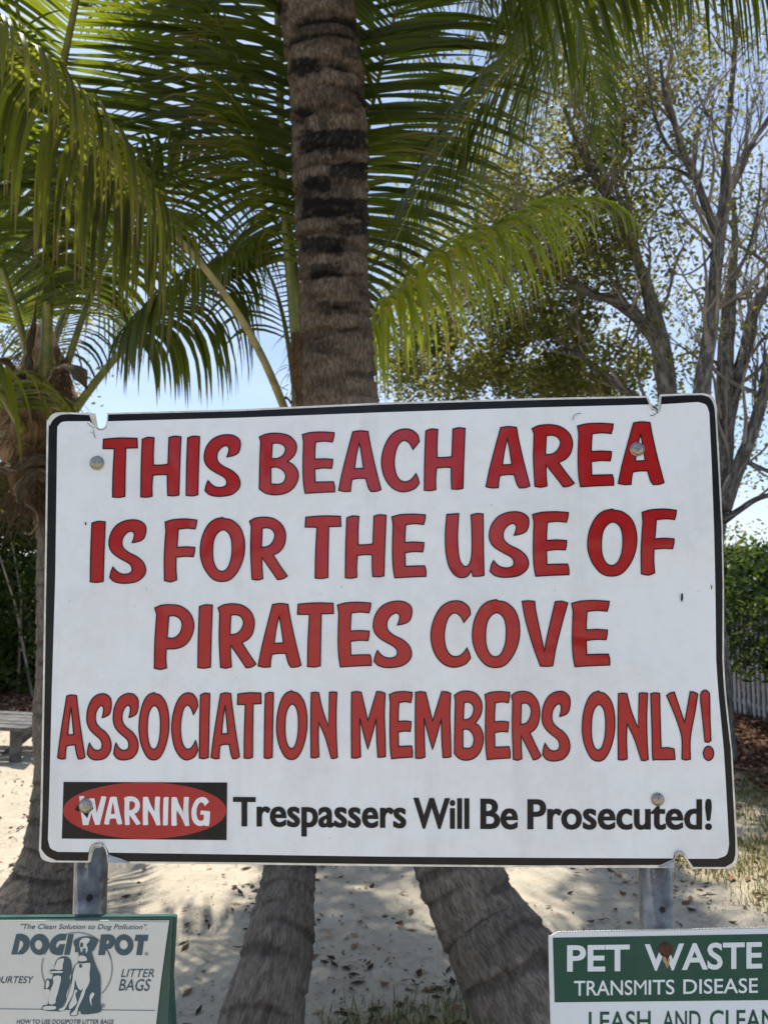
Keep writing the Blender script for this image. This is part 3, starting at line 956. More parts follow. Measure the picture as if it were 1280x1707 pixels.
palm_trunk(pB, [(574,700,2.79,125),(570,670,2.78,124),(562,560,2.76,122),(556,440,2.74,121),(553,330,2.72,124),(549,200,2.70,128),(540,100,2.68,131),(527,0,2.66,134),(500,-150,2.62,136),(470,-330,2.58,130),(440,-520,2.55,110)],
           M['palm_bark_high'], True, 5, 110, .0062, rings=[2,70,88,128,142,172,206,256,268,290,318,364,372,396,428,468,496,528,562,600,640], marks=MARKS, ringamp=.008, rspace=.075)
# ---- the younger palm just left of it
pA = empty('coconut_palm', at(455, 1760, 2.9))
pA.location.z = 0
tag(pA, 'young coconut palm with upright green stalks touching the left of the ringed trunk', 'palm tree')
palm_trunk(pA, [(395,1960,2.25,230),(418,1800,2.3,158),(437,1700,2.36,134),(460,1600,2.46,118),(475,1510,2.6,95),(484,1445,2.72,86),(492,1300,2.9,78),(500,1150,3.16,72),(505,1000,3.2,66),(507,860,3.2,62),(506,760,3.2,56)],
           M['palm_bark_low'], seed=12, ringamp=.005, rspace=.06)
mb = MB()
tube(mb, [at(505,800,3.2), at(504,720,3.19), at(503,660,3.18), at(500,600,3.16), at(498,555,3.14)], [.09, .055, .044, .042, .034], 20)
mb.build('sheath', M['fibre'], pA, True)
# ---- the palm at the left edge
pL = empty('coconut_palm', at(50, 1560, 3.7))
pL.location.z = 0
tag(pL, 'shaggy coconut palm with fibrous crown behind the left edge of the sign', 'palm tree')
palm_trunk(pL, [(30,1680,3.5,260),(56,1560,3.55,180),(72,1500,3.6,142),(88,1445,3.64,112),(98,1380,3.66,94),(104,1280,3.7,84),(104,1150,3.74,84),(106,1000,3.76,82),(104,900,3.76,80),(88,820,3.76,78),(70,760,3.74,78),(62,700,3.72,76)],
           M['palm_bark_low'], seed=22, ringamp=.005, rspace=.06)

# fronds of the young palm
H_A = (506, 770, 3.15)
frond(pA, [H_A,(478,690,2.95),(440,600,2.78),(395,520,2.66),(340,445,2.55),(250,345,2.40),(165,238,2.26),(85,143,2.12),(20,70,2.0),(-60,10,1.9),(-160,-20,1.8)], .52, .52, 101, r0=.024, n_side=84, w=.032, grav=1.5, miss=.14, vee=.62, ang0=.1, ang1=.5, m='palm_leaf_old', kink=.04, rm='rachis_old', ragged=.12)
frond(pA, [(504,760,3.18),(498,620,3.17),(488,500,3.15),(478,390,3.12),(471,280,3.1),(467,160,3.06),(463,40,3.02),(458,-90,2.98),(452,-240,2.95),(446,-420,2.95)], .28, .92, 102, r0=.036, n_side=126, w=.033, grav=.085, vee=.06, ang0=.12, ang1=.55)
frond(pA, [(508,770,3.22),(502,640,3.24),(497,520,3.26),(488,420,3.28),(470,320,3.3),(440,220,3.34),(395,130,3.36),(335,70,3.4),(250,30,3.4),(160,20,3.4)], .34, .78, 103, r0=.030, n_side=84, w=.030, grav=.2, vee=.2, ang0=.3, individual=False)
frond(pA, [(512,760,3.3),(560,560,3.34),(592,400,3.3),(614,215,3.2),(640,95,3.05),(668,-10,2.9),(700,-130,2.7),(740,-280,2.45)], .30, .90, 104, r0=.024, n_side=96, w=.036, grav=.10, vee=.05, ang0=.15, ang1=.6)
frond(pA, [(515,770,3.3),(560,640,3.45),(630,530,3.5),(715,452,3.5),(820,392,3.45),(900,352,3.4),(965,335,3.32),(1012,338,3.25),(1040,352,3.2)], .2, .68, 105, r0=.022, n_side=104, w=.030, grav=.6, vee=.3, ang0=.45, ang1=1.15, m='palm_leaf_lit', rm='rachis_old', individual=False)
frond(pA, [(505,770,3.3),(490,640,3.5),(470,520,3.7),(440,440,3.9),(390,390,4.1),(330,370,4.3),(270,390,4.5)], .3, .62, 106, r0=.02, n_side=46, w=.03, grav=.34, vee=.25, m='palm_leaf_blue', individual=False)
frond(pA, [(508,770,3.3),(520,600,3.6),(600,440,3.9),(680,360,4.1),(780,310,4.3),(880,330,4.4)], .3, .6, 107, r0=.02, n_side=44, w=.03, grav=.3, vee=.25, individual=False)

# fronds of the left palm
frond(pL, [(78,690,3.62),(78,600,3.55),(81,480,3.46),(85,340,3.32),(92,220,3.18),(107,105,3.02),(124,20,2.9),(140,-70,2.74),(165,-180,2.5),(200,-300,2.2)], .42, 1.0, 201, r0=.038, n_side=108, w=.034, grav=.085, vee=.06, ang0=.15, ang1=.6)
frond(pL, [(92,735,3.66),(135,670,3.58),(190,600,3.5),(245,545,3.42),(300,500,3.32),(345,460,3.22),(390,428,3.15),(440,400,3.1)], .44, .58, 202, r0=.03, n_side=70, w=.036, grav=.95, vee=.3, ang0=.25, ang1=.9)
frond(pL, [(62,690,3.66),(48,600,3.6),(28,520,3.5),(2,440,3.4),(-35,340,3.25),(-90,250,3.1),(-170,190,2.9)], .3, .8, 203, r0=.03, n_side=76, w=.034, grav=.12, vee=.12)
frond(pL, [(90,690,3.7),(115,600,3.68),(145,510,3.64),(178,430,3.6),(220,360,3.52),(275,300,3.45),(340,260,3.4),(420,245,3.35)], .34, .68, 204, r0=.026, n_side=84, w=.030, grav=.3, vee=.15, ang0=.25, individual=False)
frond(pL, [(72,800,3.74),(50,735,3.6),(22,688,3.42),(0,655,3.2),(-50,620,3.0),(-120,620,2.8),(-200,680,2.7)], .35, .6, 205, r0=.034, n_side=40, w=.036, grav=.3, individual=False)
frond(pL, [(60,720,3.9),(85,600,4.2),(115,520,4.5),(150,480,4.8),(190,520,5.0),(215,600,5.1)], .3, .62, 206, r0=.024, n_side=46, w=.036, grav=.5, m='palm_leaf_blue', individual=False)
frond(pL, [(60,700,3.8),(70,520,4.1),(60,400,4.3),(30,300,4.5),(-20,220,4.6)], .3, .8, 207, r0=.026, n_side=56, w=.034, grav=.16, individual=False)
frond(pL, [(66,700,3.8),(100,540,4.0),(180,400,4.2),(280,320,4.4),(390,290,4.6)], .35, .7, 208, r0=.024, n_side=50, w=.032, grav=.2, vee=.3, individual=False)
frond(pL, [(40,700,3.6),(-20,560,3.4),(-60,400,3.0),(-60,250,2.7),(0,120,2.5),(40,40,2.4)], .4, .6, 209, r0=.024, n_side=40, w=.036, grav=.2, individual=False)

# fronds of the tall palm: its crown is above the picture and hangs down into it
H_B = (445, -500, 2.56)
frond(pB, [H_B,(620,-560,2.7),(800,-470,2.85),(920,-280,2.95),(955,-120,3.0),(938,5,3.02),(888,68,3.04),(830,130,3.06),(760,215,3.1),(700,310,3.14),(655,410,3.2)], .34, .72, 301, r0=.03, n_side=112, w=.036, grav=.3, vee=.12, ang0=.3, ang1=.7)
frond(pB, [H_B,(640,-560,2.4),(860,-440,2.3),(1060,-260,2.25),(1200,-110,2.2),(1330,-10,2.2),(1450,60,2.2)], .3, .66, 302, r0=.028, n_side=110, w=.028, grav=.9, vee=.2, kink=.1, ragged=.15)
frond(pB, [H_B,(560,-600,2.9),(700,-480,3.3),(820,-280,3.6),(920,-80,3.8),(985,90,3.9),(1010,230,3.95)], .28, .86, 303, r0=.03, n_side=100, w=.032, grav=.22, vee=.1)
frond(pB, [H_B,(560,-520,2.3),(700,-350,2.2),(820,-200,2.2),(930,-110,2.25),(1050,-60,2.3),(1180,-40,2.4)], .3, .7, 304, r0=.028, n_side=60, w=.036, grav=.3, individual=False)
frond(pB, [H_B,(560,-600,3.1),(660,-520,3.8),(740,-320,4.3),(790,-100,4.6),(800,60,4.7)], .28, .85, 307, r0=.03, n_side=92, w=.032, grav=.2, individual=False)
frond(pB, [H_B,(450,-620,3.2),(480,-480,4.0),(500,-260,4.6),(500,-60,4.9)], .28, .85, 308, r0=.03, n_side=92, w=.032, grav=.2, individual=False)
frond(pB, [H_B,(560,-900,2.3),(700,-1000,1.9),(900,-900,1.6)], .28, .8, 309, r0=.03, n_side=50, w=.038, grav=.2, individual=False)

frond(pB, [H_B,(600,-620,3.4),(760,-520,4.3),(900,-330,4.9),(985,-110,5.2),(1010,60,5.3),(1000,180,5.3)], .26, .9, 310, r0=.03, n_side=92, w=.034, grav=.22, individual=False)
frond(pB, [H_B,(520,-640,3.5),(620,-560,4.6),(660,-330,5.3),(690,-90,5.7),(700,120,5.8),(705,240,5.8)], .26, .9, 312, r0=.03, n_side=92, w=.034, grav=.22, individual=False)
frond(pB, [H_B,(560,-600,3.0),(700,-470,3.5),(850,-260,4.0),(905,-60,4.2),(890,110,4.25),(860,240,4.3)], .26, .85, 313, r0=.03, n_side=92, w=.032, grav=.26, individual=False)

for q, (a, b, c_, dz) in enumerate(((520, 560, 600, 0), (640, 740, 800, .1), (420, 380, 330, .2), (430, 420, 400, .3), (760, 900, 990, .0), (560, 640, 720, .7), (480, 480, 470, .9), (700, 860, 1000, .6), (600, 700, 760, -.4))):  # extra fronds above the view, added to shade the ground
    frond(pB, [H_B,(a,-640,3.1 + dz),(b,-560,3.9 + dz),(c_,-400,4.6 + dz),(c_ + (c_ - b) * .5,-190,5.2 + dz)], .2, .9, 330 + q, r0=.03, n_side=96, w=.036, grav=.16, individual=False)

# fibre, old sheaths and dead stubs round the left palm's heart
r5 = random.Random(55)
def strap(name, P3, w0, w1, m, parent, thick=.006, sg=12, arch=.3):
    """Curved dry sheath: a channel-shaped strip."""
    pts = [Vector(v) for v in catmull([tuple(at(*p_)) for p_ in P3], 6)]
    fr_ = frames(pts)
    n = len(pts)
    V_, U_ = [], []
    for i, (p_, (t, u, b)) in enumerate(zip(pts, fr_)):
        w_ = (w0 + (w1 - w0) * i / (n - 1)) * (1 + .45 * nz3(i * .35, w0 * 90, w1 * 70)) * (1 - .75 * sst(.8, 1, i / (n - 1)))
        for lay in (0, 1):
            for k in range(7):
                a = (k / 6 - .5) * 1.7
                V_.append(p_ + b * (w_ * math.sin(a)) + u * (w_ * arch * (math.cos(a) - 1) * 2 + w_ * .55 * nz3(k * .9, i * .45, w0 * 50)) - u * thick * lay)
                U_.append((k / 6, i / n))
    F_ = []
    for i in range(n - 1):
        for k in range(6):
            a, b_ = i * 14 + k, (i + 1) * 14 + k
            F_ += [(a, a + 1, b_ + 1, b_), (a + 7, b_ + 7, b_ + 8, a + 8)]
        F_ += [(i * 14, (i + 1) * 14, (i + 1) * 14 + 7, i * 14 + 7), (i * 14 + 6, i * 14 + 13, (i + 1) * 14 + 13, (i + 1) * 14 + 6)]
    return obj(name, V_, F_, m, parent, True, U_, {'rnd': [0] * len(V_)})
mb = MB()
hp = [at(66,860,3.72), at(66,790,3.70), at(68,720,3.69), at(70,660,3.68), at(74,600,3.67), at(76,540,3.66)]
hp2, hr = catmull([(*a, b) for a, b in zip(hp, (.115, .125, .16, .17, .10, .03))], 8), None
n0 = 0
pts_ = [Vector(q[:3]) for q in hp2]
tube(mb, pts_, [q[3] for q in hp2], 28)
for i, v_ in enumerate(mb.v):
    c0 = pts_[min(len(pts_) - 1, i // 28)]
    mb.v[i] = c0 + (v_ - c0) * (1 + .35 * nz3(v_.x * 9, v_.y * 9, v_.z * 7) + .15 * nz3(v_.x * 30, v_.y * 30, v_.z * 9))
mb.build('fibre_heart', M['fibre'], pL, True)
strap('old_sheath', [(82,640,3.5),(105,612,3.46),(130,622,3.42),(146,650,3.4)], .05, .03, M['dry_sheath'], pL)
strap('old_sheath', [(95,770,3.52),(60,765,3.46),(25,782,3.4),(-20,770,3.36)], .042, .03, M['dry_sheath'], pL)
strap('old_sheath', [(90,800,3.5),(60,790,3.46),(38,810,3.42),(30,840,3.4)], .045, .03, M['dry_sheath'], pL)
strap('old_sheath', [(60,700,3.5),(40,640,3.46),(10,600,3.42),(-20,608,3.4)], .06, .02, M['fibre'], pL)
strap('old_sheath', [(58,660,3.5),(50,590,3.48),(58,540,3.46),(62,500,3.45)], .05, .015, M['dry_sheath'], pL)
strap('old_sheath', [(45,840,3.5),(60,850,3.44),(66,870,3.42),(52,890,3.44),(38,885,3.46)], .012, .008, M['dry_sheath'], pL)
mb = MB()
for k in range(1500):
    py_ = r5.uniform(600, 850)
    px_ = 66 + r5.uniform(-52, 52)
    p0 = at(px_, py_, 3.58 + abs(px_ - 66) * .002)
    d_ = Vector((r5.uniform(-1, 1), r5.uniform(-1, .2), r5.uniform(-1.4, .8))).normalized()
    ln = r5.uniform(.05, .2)
    a, b = p0 + d_ * ln * .5 + Vector((r5.uniform(-.02, .02),) * 3), p0 + d_ * ln + Vector((0, 0, -ln * .5))
    tube(mb, [p0, a, b], [.003, .002, .0008], 3, cap=False)
tag(mb.build('loose_fibre', M['fibre'], pL), kind='stuff')
mb = MB()
for k in range(60):
    p0 = at(499 + r5.uniform(-22, 18), r5.uniform(565, 670), 3.12)
    d_ = Vector((r5.uniform(-1, .4), r5.uniform(-.6, .2), r5.uniform(-1.2, .2))).normalized()
    ln = r5.uniform(.03, .09)
    tube(mb, [p0, p0 + d_ * ln * .5, p0 + d_ * ln - EZ * ln * .4], [.002, .0015, .0007], 3, cap=False)
tag(mb.build('loose_fibre', M['fibre'], pA), kind='stuff')
strap('old_stub', [(488,672,3.1),(478,662,3.08),(472,668,3.06),(470,678,3.06)], .008, .004, M['fibre'], pA)
# ================================================================== SIGNS
# Letter outlines: (x, y, corner) loops; runs between corners are smooth curves.
def loop(raw, n=5):
    pts = [(p[0], p[1]) for p in raw]
    cs = [i for i, p in enumerate(raw) if p[2]]
    m = len(pts)
    if not cs:
        o = []
        for i in range(m):
            a, b, c, d = (np.array(pts[(i + k) % m], float) for k in (-1, 0, 1, 2))
            for j in range(n):
                t = j / n
                o.append(tuple(0.5 * (2 * b + (c - a) * t + (2 * a - 5 * b + 4 * c - d) * t * t + (3 * b - 3 * c + d - a) * t ** 3)))
        return o
    o = []
    for q, i in enumerate(cs):
        j = cs[(q + 1) % len(cs)]
        run = [pts[(i + k) % m] for k in range(((j - i) % m or m) + 1)]
        if len(run) == 2: o.append(run[0])
        else: o += [tuple(p) for p in catmull(run, n)[:-1]]
    return o

def ell(cx, cy, rx, ry, n=40, a0=0.0):
    return [(cx + rx * math.cos(a0 + 2 * math.pi * k / n), cy + ry * math.sin(a0 + 2 * math.pi * k / n)) for k in range(n)]

G = {
'T': [[(52,168,1),(160,160,0),(275,162,1),(278,226,1),(200,228,1),(196,400,0),(194,550,1),(155,557,0),(112,554,1),(115,400,0),(124,232,1),(48,231,1)]],
'H': [[(310,170,1),(345,157,0),(389,160,1),(384,250,0),(384,342,1),(435,341,0),(481,336,1),(488,158,1),(525,149,0),(568,153,1),(560,350,0),(554,541,1),(520,547,0),(480,545,1),(477,480,0),(477,406,1),(430,405,0),(380,410,1),(375,480,0),(376,549,1),(340,556,0),(300,553,1),(303,350,0)]],
'I': [[(612,160,1),(650,149,0),(692,152,1),(685,350,0),(680,540,1),(640,547,0),(602,543,1),(605,350,0)]],
'S': [[(873,287,1),(884,255,0),(886,228,0),(868,212,0),(840,222,0),(815,250,0),(806,285,0),(815,320,0),(850,350,0),(905,378,0),(945,415,0),(961,460,0),(950,500,0),(910,535,0),(860,548,0),(800,550,0),(755,538,0),(727,513,1),(735,475,0),(748,445,1),(770,470,0),(800,488,0),(840,490,0),(868,475,0),(870,445,0),(850,420,0),(800,392,0),(755,362,0),(728,325,0),(722,280,0),(735,225,0),(770,175,0),(820,147,0),(875,138,0),(920,145,0),(955,170,0),(963,205,0),(955,245,0),(938,268,0),(905,281,0)]],
'B': [[(1090,153,1),(1140,133,0),(1210,128,0),(1280,142,0),(1325,180,0),(1338,225,0),(1325,270,0),(1295,303,0),(1275,318,1),(1310,335,0),(1340,370,0),(1350,410,0),(1340,455,0),(1310,500,0),(1260,530,0),(1190,540,0),(1130,528,0),(1089,500,1),(1092,350,0),(1098,187,1)],
      [(1176,197,1),(1215,194,0),(1250,208,0),(1264,235,0),(1250,272,0),(1215,295,0),(1170,298,1)],
      [(1166,358,1),(1205,355,0),(1245,375,0),(1265,410,0),(1255,450,0),(1225,468,0),(1167,467,1)]],
'E': [[(96,138,1),(150,124,0),(230,120,0),(308,125,1),(305,155,0),(296,187,1),(240,182,0),(184,188,1),(180,240,0),(178,302,1),(240,299,0),(298,303,1),(296,335,0),(290,363,1),(235,361,0),(178,368,1),(180,410,0),(181,455,1),(240,453,0),(303,452,1),(311,485,0),(311,520,1),(210,524,0),(115,530,1),(104,460,0),(100,350,0),(104,187,1)]],
'A': [[(432,120,1),(480,113,0),(533,118,1),(545,190,0),(575,330,0),(619,505,1),(590,516,0),(552,518,1),(535,490,0),(518,430,1),(470,430,0),(427,437,1),(420,475,0),(417,516,1),(378,518,0),(338,510,1),(362,390,0),(400,240,0)],
      [(475,190,1),(488,260,0),(503,363,1),(443,366,1),(455,280,0)]],
'C': [[(832,238,1),(815,205,0),(790,182,0),(765,180,0),(735,205,0),(715,260,0),(708,330,0),(718,395,0),(740,435,0),(770,452,0),(805,447,0),(832,425,0),(852,398,1),(866,430,0),(874,462,1),(845,497,0),(800,515,0),(755,519,0),(705,500,0),(660,455,0),(632,390,0),(623,310,0),(640,225,0),(680,150,0),(730,112,0),(785,101,0),(830,112,0),(865,145,0),(874,185,1),(855,210,0)]],
'R': [[(346,98,1),(390,78,0),(460,71,0),(530,83,0),(585,120,0),(612,170,0),(614,220,0),(598,270,0),(565,305,0),(523,324,1),(570,390,0),(628,464,1),(595,483,0),(555,489,1),(510,430,0),(439,340,1),(440,410,0),(446,482,1),(405,491,0),(365,485,1),(355,300,0),(359,132,1)],
      [(441,145,1),(480,143,0),(515,155,0),(535,190,0),(520,235,0),(485,265,0),(435,273,1)]],
'O': [[(935,97,1),(985,108,0),(1035,150,0),(1062,210,0),(1071,280,0),(1062,360,0),(1030,440,0),(980,500,0),(920,517,0),(860,500,0),(810,440,0),(783,370,0),(777,300,0),(790,220,0),(825,145,0),(870,105,0),(925,90,1)],
      [(930,173,0),(965,195,0),(983,240,0),(987,300,0),(980,370,0),(955,430,0),(920,449,0),(885,430,0),(862,370,0),(860,290,0),(870,230,0),(895,190,0)]],
'F': [[(546,122,1),(600,106,0),(680,101,0),(754,109,1),(750,140,0),(742,168,1),(690,163,0),(632,169,1),(628,230,0),(623,290,1),(680,286,0),(740,290,1),(738,320,0),(730,352,1),(680,350,0),(618,355,1),(617,430,0),(622,505,1),(585,519,0),(542,511,1),(540,380,0),(545,260,0),(551,185,1)]],
'U': [[(257,450,1),(298,447,1),(294,530,0),(300,600,0),(318,627,0),(335,618,0),(343,580,0),(343,510,0),(340,452,1),(360,447,0),(382,448,1),(383,560,0),(385,658,1),(365,661,0),(346,661,1),(342,642,1),(325,662,0),(295,663,0),(268,635,0),(254,580,0),(252,510,0)]],
'P': [[(77,135,1),(120,117,0),(180,113,0),(245,122,0),(300,160,0),(331,220,0),(332,280,0),(310,340,0),(270,385,0),(215,405,0),(153,407,1),(150,470,0),(155,533,1),(115,543,0),(74,535,1),(78,350,0),(90,177,1)],
      [(170,188,1),(210,188,0),(245,210,0),(257,250,0),(243,300,0),(205,333,0),(158,334,1)]],
'V': [[(600,90,1),(640,86,0),(684,90,1),(690,150,0),(715,270,0),(748,425,1),(765,330,0),(820,92,1),(865,89,0),(904,101,1),(865,240,0),(825,400,0),(804,520,1),(765,524,0),(722,522,1),(680,410,0),(640,280,0),(615,180,0)]],
'M': [[(824,98,1),(855,93,0),(888,98,1),(905,170,0),(932,290,1),(955,210,0),(990,93,1),(1020,94,0),(1047,105,1),(1042,250,0),(1047,400,0),(1049,525,1),(1025,530,0),(998,530,1),(990,400,0),(988,270,1),(960,380,0),(932,477,1),(905,380,0),(879,270,1),(880,400,0),(884,527,1),(855,536,0),(824,534,1),(822,300,0)]],
'N': [[(555,100,1),(580,96,0),(605,100,1),(630,210,0),(670,325,1),(677,97,1),(700,94,0),(727,97,1),(722,250,0),(724,400,0),(731,530,1),(712,538,0),(690,537,1),(650,400,0),(606,295,1),(603,400,0),(607,527,1),(580,535,0),(554,532,1),(552,300,0)]],
'L': [[(737,108,1),(765,101,0),(796,105,1),(800,280,0),(806,470,1),(850,468,0),(890,476,1),(895,510,0),(897,547,1),(830,549,0),(765,548,1),(750,535,0),(745,350,0)]],
'Y': [[(843,118,1),(865,102,0),(894,95,1),(925,190,0),(962,300,1),(980,200,0),(999,92,1),(1025,95,0),(1049,108,1),(1030,230,0),(1000,400,0),(1000,545,1),(970,550,0),(944,543,1),(943,400,0),(905,270,0)]],
'!': [[(1100,83,0),(1125,100,0),(1130,140,0),(1132,280,0),(1138,418,1),(1120,430,0),(1098,425,1),(1085,290,0),(1070,150,0),(1075,100,0)],
      [(1122,455,0),(1146,470,0),(1156,503,0),(1146,536,0),(1122,551,0),(1098,536,0),(1088,503,0),(1098,470,0)]],
'W': [[(172,150,1),(205,150,1),(225,262,1),(240,165,1),(272,165,1),(287,262,1),(318,150,1),(350,155,1),(328,250,0),(306,338,1),(276,338,1),(252,262,1),(232,340,1),(196,340,1),(183,250,0)]],
'G': [[(1033,185,1),(1015,160,0),(985,153,0),(950,170,0),(928,210,0),(919,255,0),(925,305,0),(945,335,0),(975,347,0),(1005,340,1),(1008,346,1),(1033,346,1),(1038,300,0),(1040,248,1),(980,243,1),(976,270,1),(1000,272,1),(998,300,0),(985,312,0),(965,305,0),(952,270,0),(955,225,0),(970,195,0),(985,188,0),(1000,200,0),(1005,215,1)]],
}

def area(l): return sum(l[i][0] * l[(i + 1) % len(l)][1] - l[(i + 1) % len(l)][0] * l[i][1] for i in range(len(l))) / 2

def inside(p, l):
    c = False
    for i in range(len(l)):
        (x1, y1), (x2, y2) = l[i], l[i - 1]
        if (y1 > p[1]) != (y2 > p[1]) and p[0] < (x2 - x1) * (p[1] - y1) / (y2 - y1) + x1: c = not c
    return c

def fill(loops):
    """Triangulate loops in the plane; a loop inside another is a hole."""
    from mathutils.geometry import tessellate_polygon
    outs, holes = [], []
    for i, l in enumerate(loops):
        par = [j for j, k in enumerate(loops) if j != i and inside(l[0], k)]
        (holes if len(par) % 2 else outs).append((i, par))
    V, F = [], []
    for i, par in outs:
        grp = [loops[i]] + [loops[h] for h, hp in holes if i in hp and len(hp) == len(par) + 1]
        pts = [p for l in grp for p in l]
        n = len(V)
        V += pts
        for t in tessellate_polygon([[Vector((p[0], p[1], 0)) for p in l] for l in grp]):
            F.append(tuple(k + n for k in t))
    return V, F

def ribbon(l, w, closed=True):
    n = len(l)
    V, F = [], []
    for i in range(n):
        a = np.array(l[i - 1] if closed or i else l[i], float)
        b = np.array(l[i], float)
        c = np.array(l[(i + 1) % n] if closed or i < n - 1 else l[i], float)
        d1, d2 = b - a, c - b
        if np.hypot(*d1) < 1e-6: d1 = d2
        if np.hypot(*d2) < 1e-6: d2 = d1
        d1 = d1 / np.hypot(*d1)
        d2 = d2 / np.hypot(*d2)
        nn = np.array([-(d1 + d2)[1], (d1 + d2)[0]])
        q = np.hypot(*nn)
        if q < .25: nn = np.array([-d1[1], d1[0]]); q = 1
        nn = nn / q
        k = min(1.8, 1 / max(.4, abs(nn @ np.array([-d1[1], d1[0]]))))
        V += [tuple(b + nn * w / 2 * k), tuple(b - nn * w / 2 * k)]
    for i in range(n if closed else n - 1):
        j = (i + 1) % n
        F.append((2 * i, 2 * i + 1, 2 * j + 1, 2 * j))
    return V, F

class Print:
    """Flat printed sheet: pixel outlines carried onto a sign's plane."""
    def __init__(self, plane): self.plane, self.V, self.F = plane, [], []
    def put(self, VF):
        n = len(self.V)
        self.V += VF[0]
        self.F += [tuple(k + n for k in f) for f in VF[1]]
    def build(self, name, m, parent, off):
        v = [self.plane(x, y, off) for x, y in self.V]
        nr = self.plane.n
        fs = []
        for f in self.F:
            a, b, c = (v[k] for k in f[:3])
            fs.append(f if (b - a).cross(c - a).dot(nr) > 0 else f[::-1])
        return obj(name, v, fs, m, parent)

class Plane:
    def __init__(self, base, n, shift=0.0): self.b, self.n, self.s = base, n, shift
    def __call__(self, x, y, off=0.0): return on(x, y, off + self.s, self.b, self.n)
PB = Plane(SC, SN)

def plate(name, outline, thick, m, parent, plane, front=0.0):
    """Sheet with real thickness: outline in pixels, front face at `front`, going back `thick`."""
    V, F = fill([outline])
    n = len(V)
    v = [plane(x, y, front) for x, y in V]
    v += [p - plane.n * thick for p in v]
    f0 = []
    for f in F:
        a, b, c = (v[k] for k in f)
        f0.append(f if (b - a).cross(c - a).dot(plane.n) > 0 else f[::-1])
    fs = list(f0) + [tuple(k + n for k in f[::-1]) for f in f0]
    ccw = area(outline) < 0
    for i in range(n):
        j = (i + 1) % n
        fs.append((i, j, j + n, i + n)[::-1] if ccw else (i, j, j + n, i + n))
    return obj(name, v, fs, m, parent)

# ------------------------------------------------------------------ the big sign
sign = empty('beach_sign', on(640, 1440, 0))
tag(sign, 'large white rectangular sign with red lettering reserving the beach area for members', 'sign')
outer = loop([(78.3,716,0),(79.4,704,0),(84,694,0),(93,688.3,0),(103,687.3,1),(120,687.5,0),(158.5,689,1),(160,700,0),(163,712,1),(168.5,714.5,0),(175,711,0),(178,703,0),(179,688.5,1),
  (400,682,1),(640,671,1),(900,663.5,1),(1078,660,1),(1083,674,0),(1087,680,1),(1092,682,0),(1095,687,1),(1098,680,0),(1100,657.5,1),(1140,655.8,1),(1172,655.5,1),(1186,660,0),(1192.5,673,0),(1194,690,1),
  (1198.5,768,1),(1204,880,1),(1206,979,1),(1206,1100,1),(1209,1150,0),(1214,1200,0),(1219.5,1250,1),(1222.5,1300,1),(1228,1400,1),(1229,1428,1),(1226,1441,0),(1214,1448.5,1),
  (1152,1448.5,1),(1146,1437,0),(1141,1430,1),(1137,1423,0),(1132,1421.5,0),(1126,1425,0),(1124,1433,1),(1124,1447,1),(900,1446,1),(640,1444,1),(400,1441,1),(180,1438.5,1),
  (178,1424,0),(174,1413,0),(165,1408,0),(156,1411,0),(151,1420,0),(149,1438,1),(85,1437.5,1),(71,1432,0),(65.5,1418,1),(68,1350,1),(72,1150,1),(76,900,1)])
plate('panel', outer, .0022, M['sign_edge'], sign, PB)
black = loop([(81.5,722,0),(83.5,710,0),(90,699,0),(101,692,0),(112,690.6,1),(120,690.5,0),(150,692,1),(154,702,0),(161.5,713,1),(168.5,716,0),(176.5,713,0),(180,703,0),(181,691,1),
  (400,685.3,1),(640,674.3,1),(900,666.8,1),(1078,663,1),(1081,674,0),(1085,682,1),(1092,684,0),(1095,689,1),(1100,682,0),(1102,661,1),(1140,659,1),(1170,658.5,1),(1182,663,0),(1189,675,0),(1191.2,690,1),
  (1195.8,768,1),(1201.8,880,1),(1203.7,979,1),(1203.3,1100,1),(1206.3,1150,0),(1211.5,1200,0),(1217.3,1250,1),(1219.7,1300,1),(1225,1400,1),(1225,1424,1),(1221,1437,0),(1208,1445.3,1),
  (1155,1445.3,1),(1147,1434,0),(1143,1428,1),(1138,1421.5,0),(1132,1419.5,0),(1125,1423,0),(1122,1432,1),(1100,1442,1),(900,1442.8,1),(640,1440.5,1),(400,1437.5,1),(215,1436,1),
  (181,1424,1),(176,1411.5,0),(165,1406,0),(154,1409,0),(149,1420,0),(147,1435,1),(95,1434.5,1),(79,1427,0),(69,1415,1),(71.5,1350,1),(75,1150,1),(79,900,1)])
p = Print(PB); p.put(fill([black])); p.build('border', M['sign_black'], sign, .0004)
inner = loop([(96,719,0),(97.6,710,0),(103,704,0),(112,702.3,1),(150,702.2,1),(157,708,1),(161.5,714.3,1),(168.5,717,0),(177,713.5,0),(180.5,702.3,1),(400,696.3,1),(640,687.2,1),(900,679,1),(1082,674.3,1),(1085.5,683,1),(1092,685,0),(1095,690,1),(1100,683,0),(1101.5,674,1),
  (1163,670.2,1),(1176,675,0),(1181.5,688,1),(1185.3,768,1),(1189.4,880,1),(1191.6,979,1),(1193,1100,1),(1196.3,1150,0),(1201,1200,0),(1205.7,1250,1),(1208.8,1300,1),(1212.5,1370,1),(1214.5,1408,1),(1210,1425,0),(1195,1431.5,1),
  (1145,1431.5,1),(1143,1427,1),(1138,1421,0),(1132,1419,0),(1124.5,1422.5,0),(1121,1431,1),(900,1430,1),(640,1428,1),(300,1423,1),(182,1421.3,1),(176.5,1411,0),(165,1405,0),(153.5,1408.5,0),(148,1420.5,1),(97,1420,1),(85,1414,0),(80.5,1400,1),(83.4,1300,1),(87,1150,1),(92.8,960,1),(95,800,1)])
p = Print(PB); p.put(fill([inner])); p.build('white_face', M['sign_white'], sign, .0008)

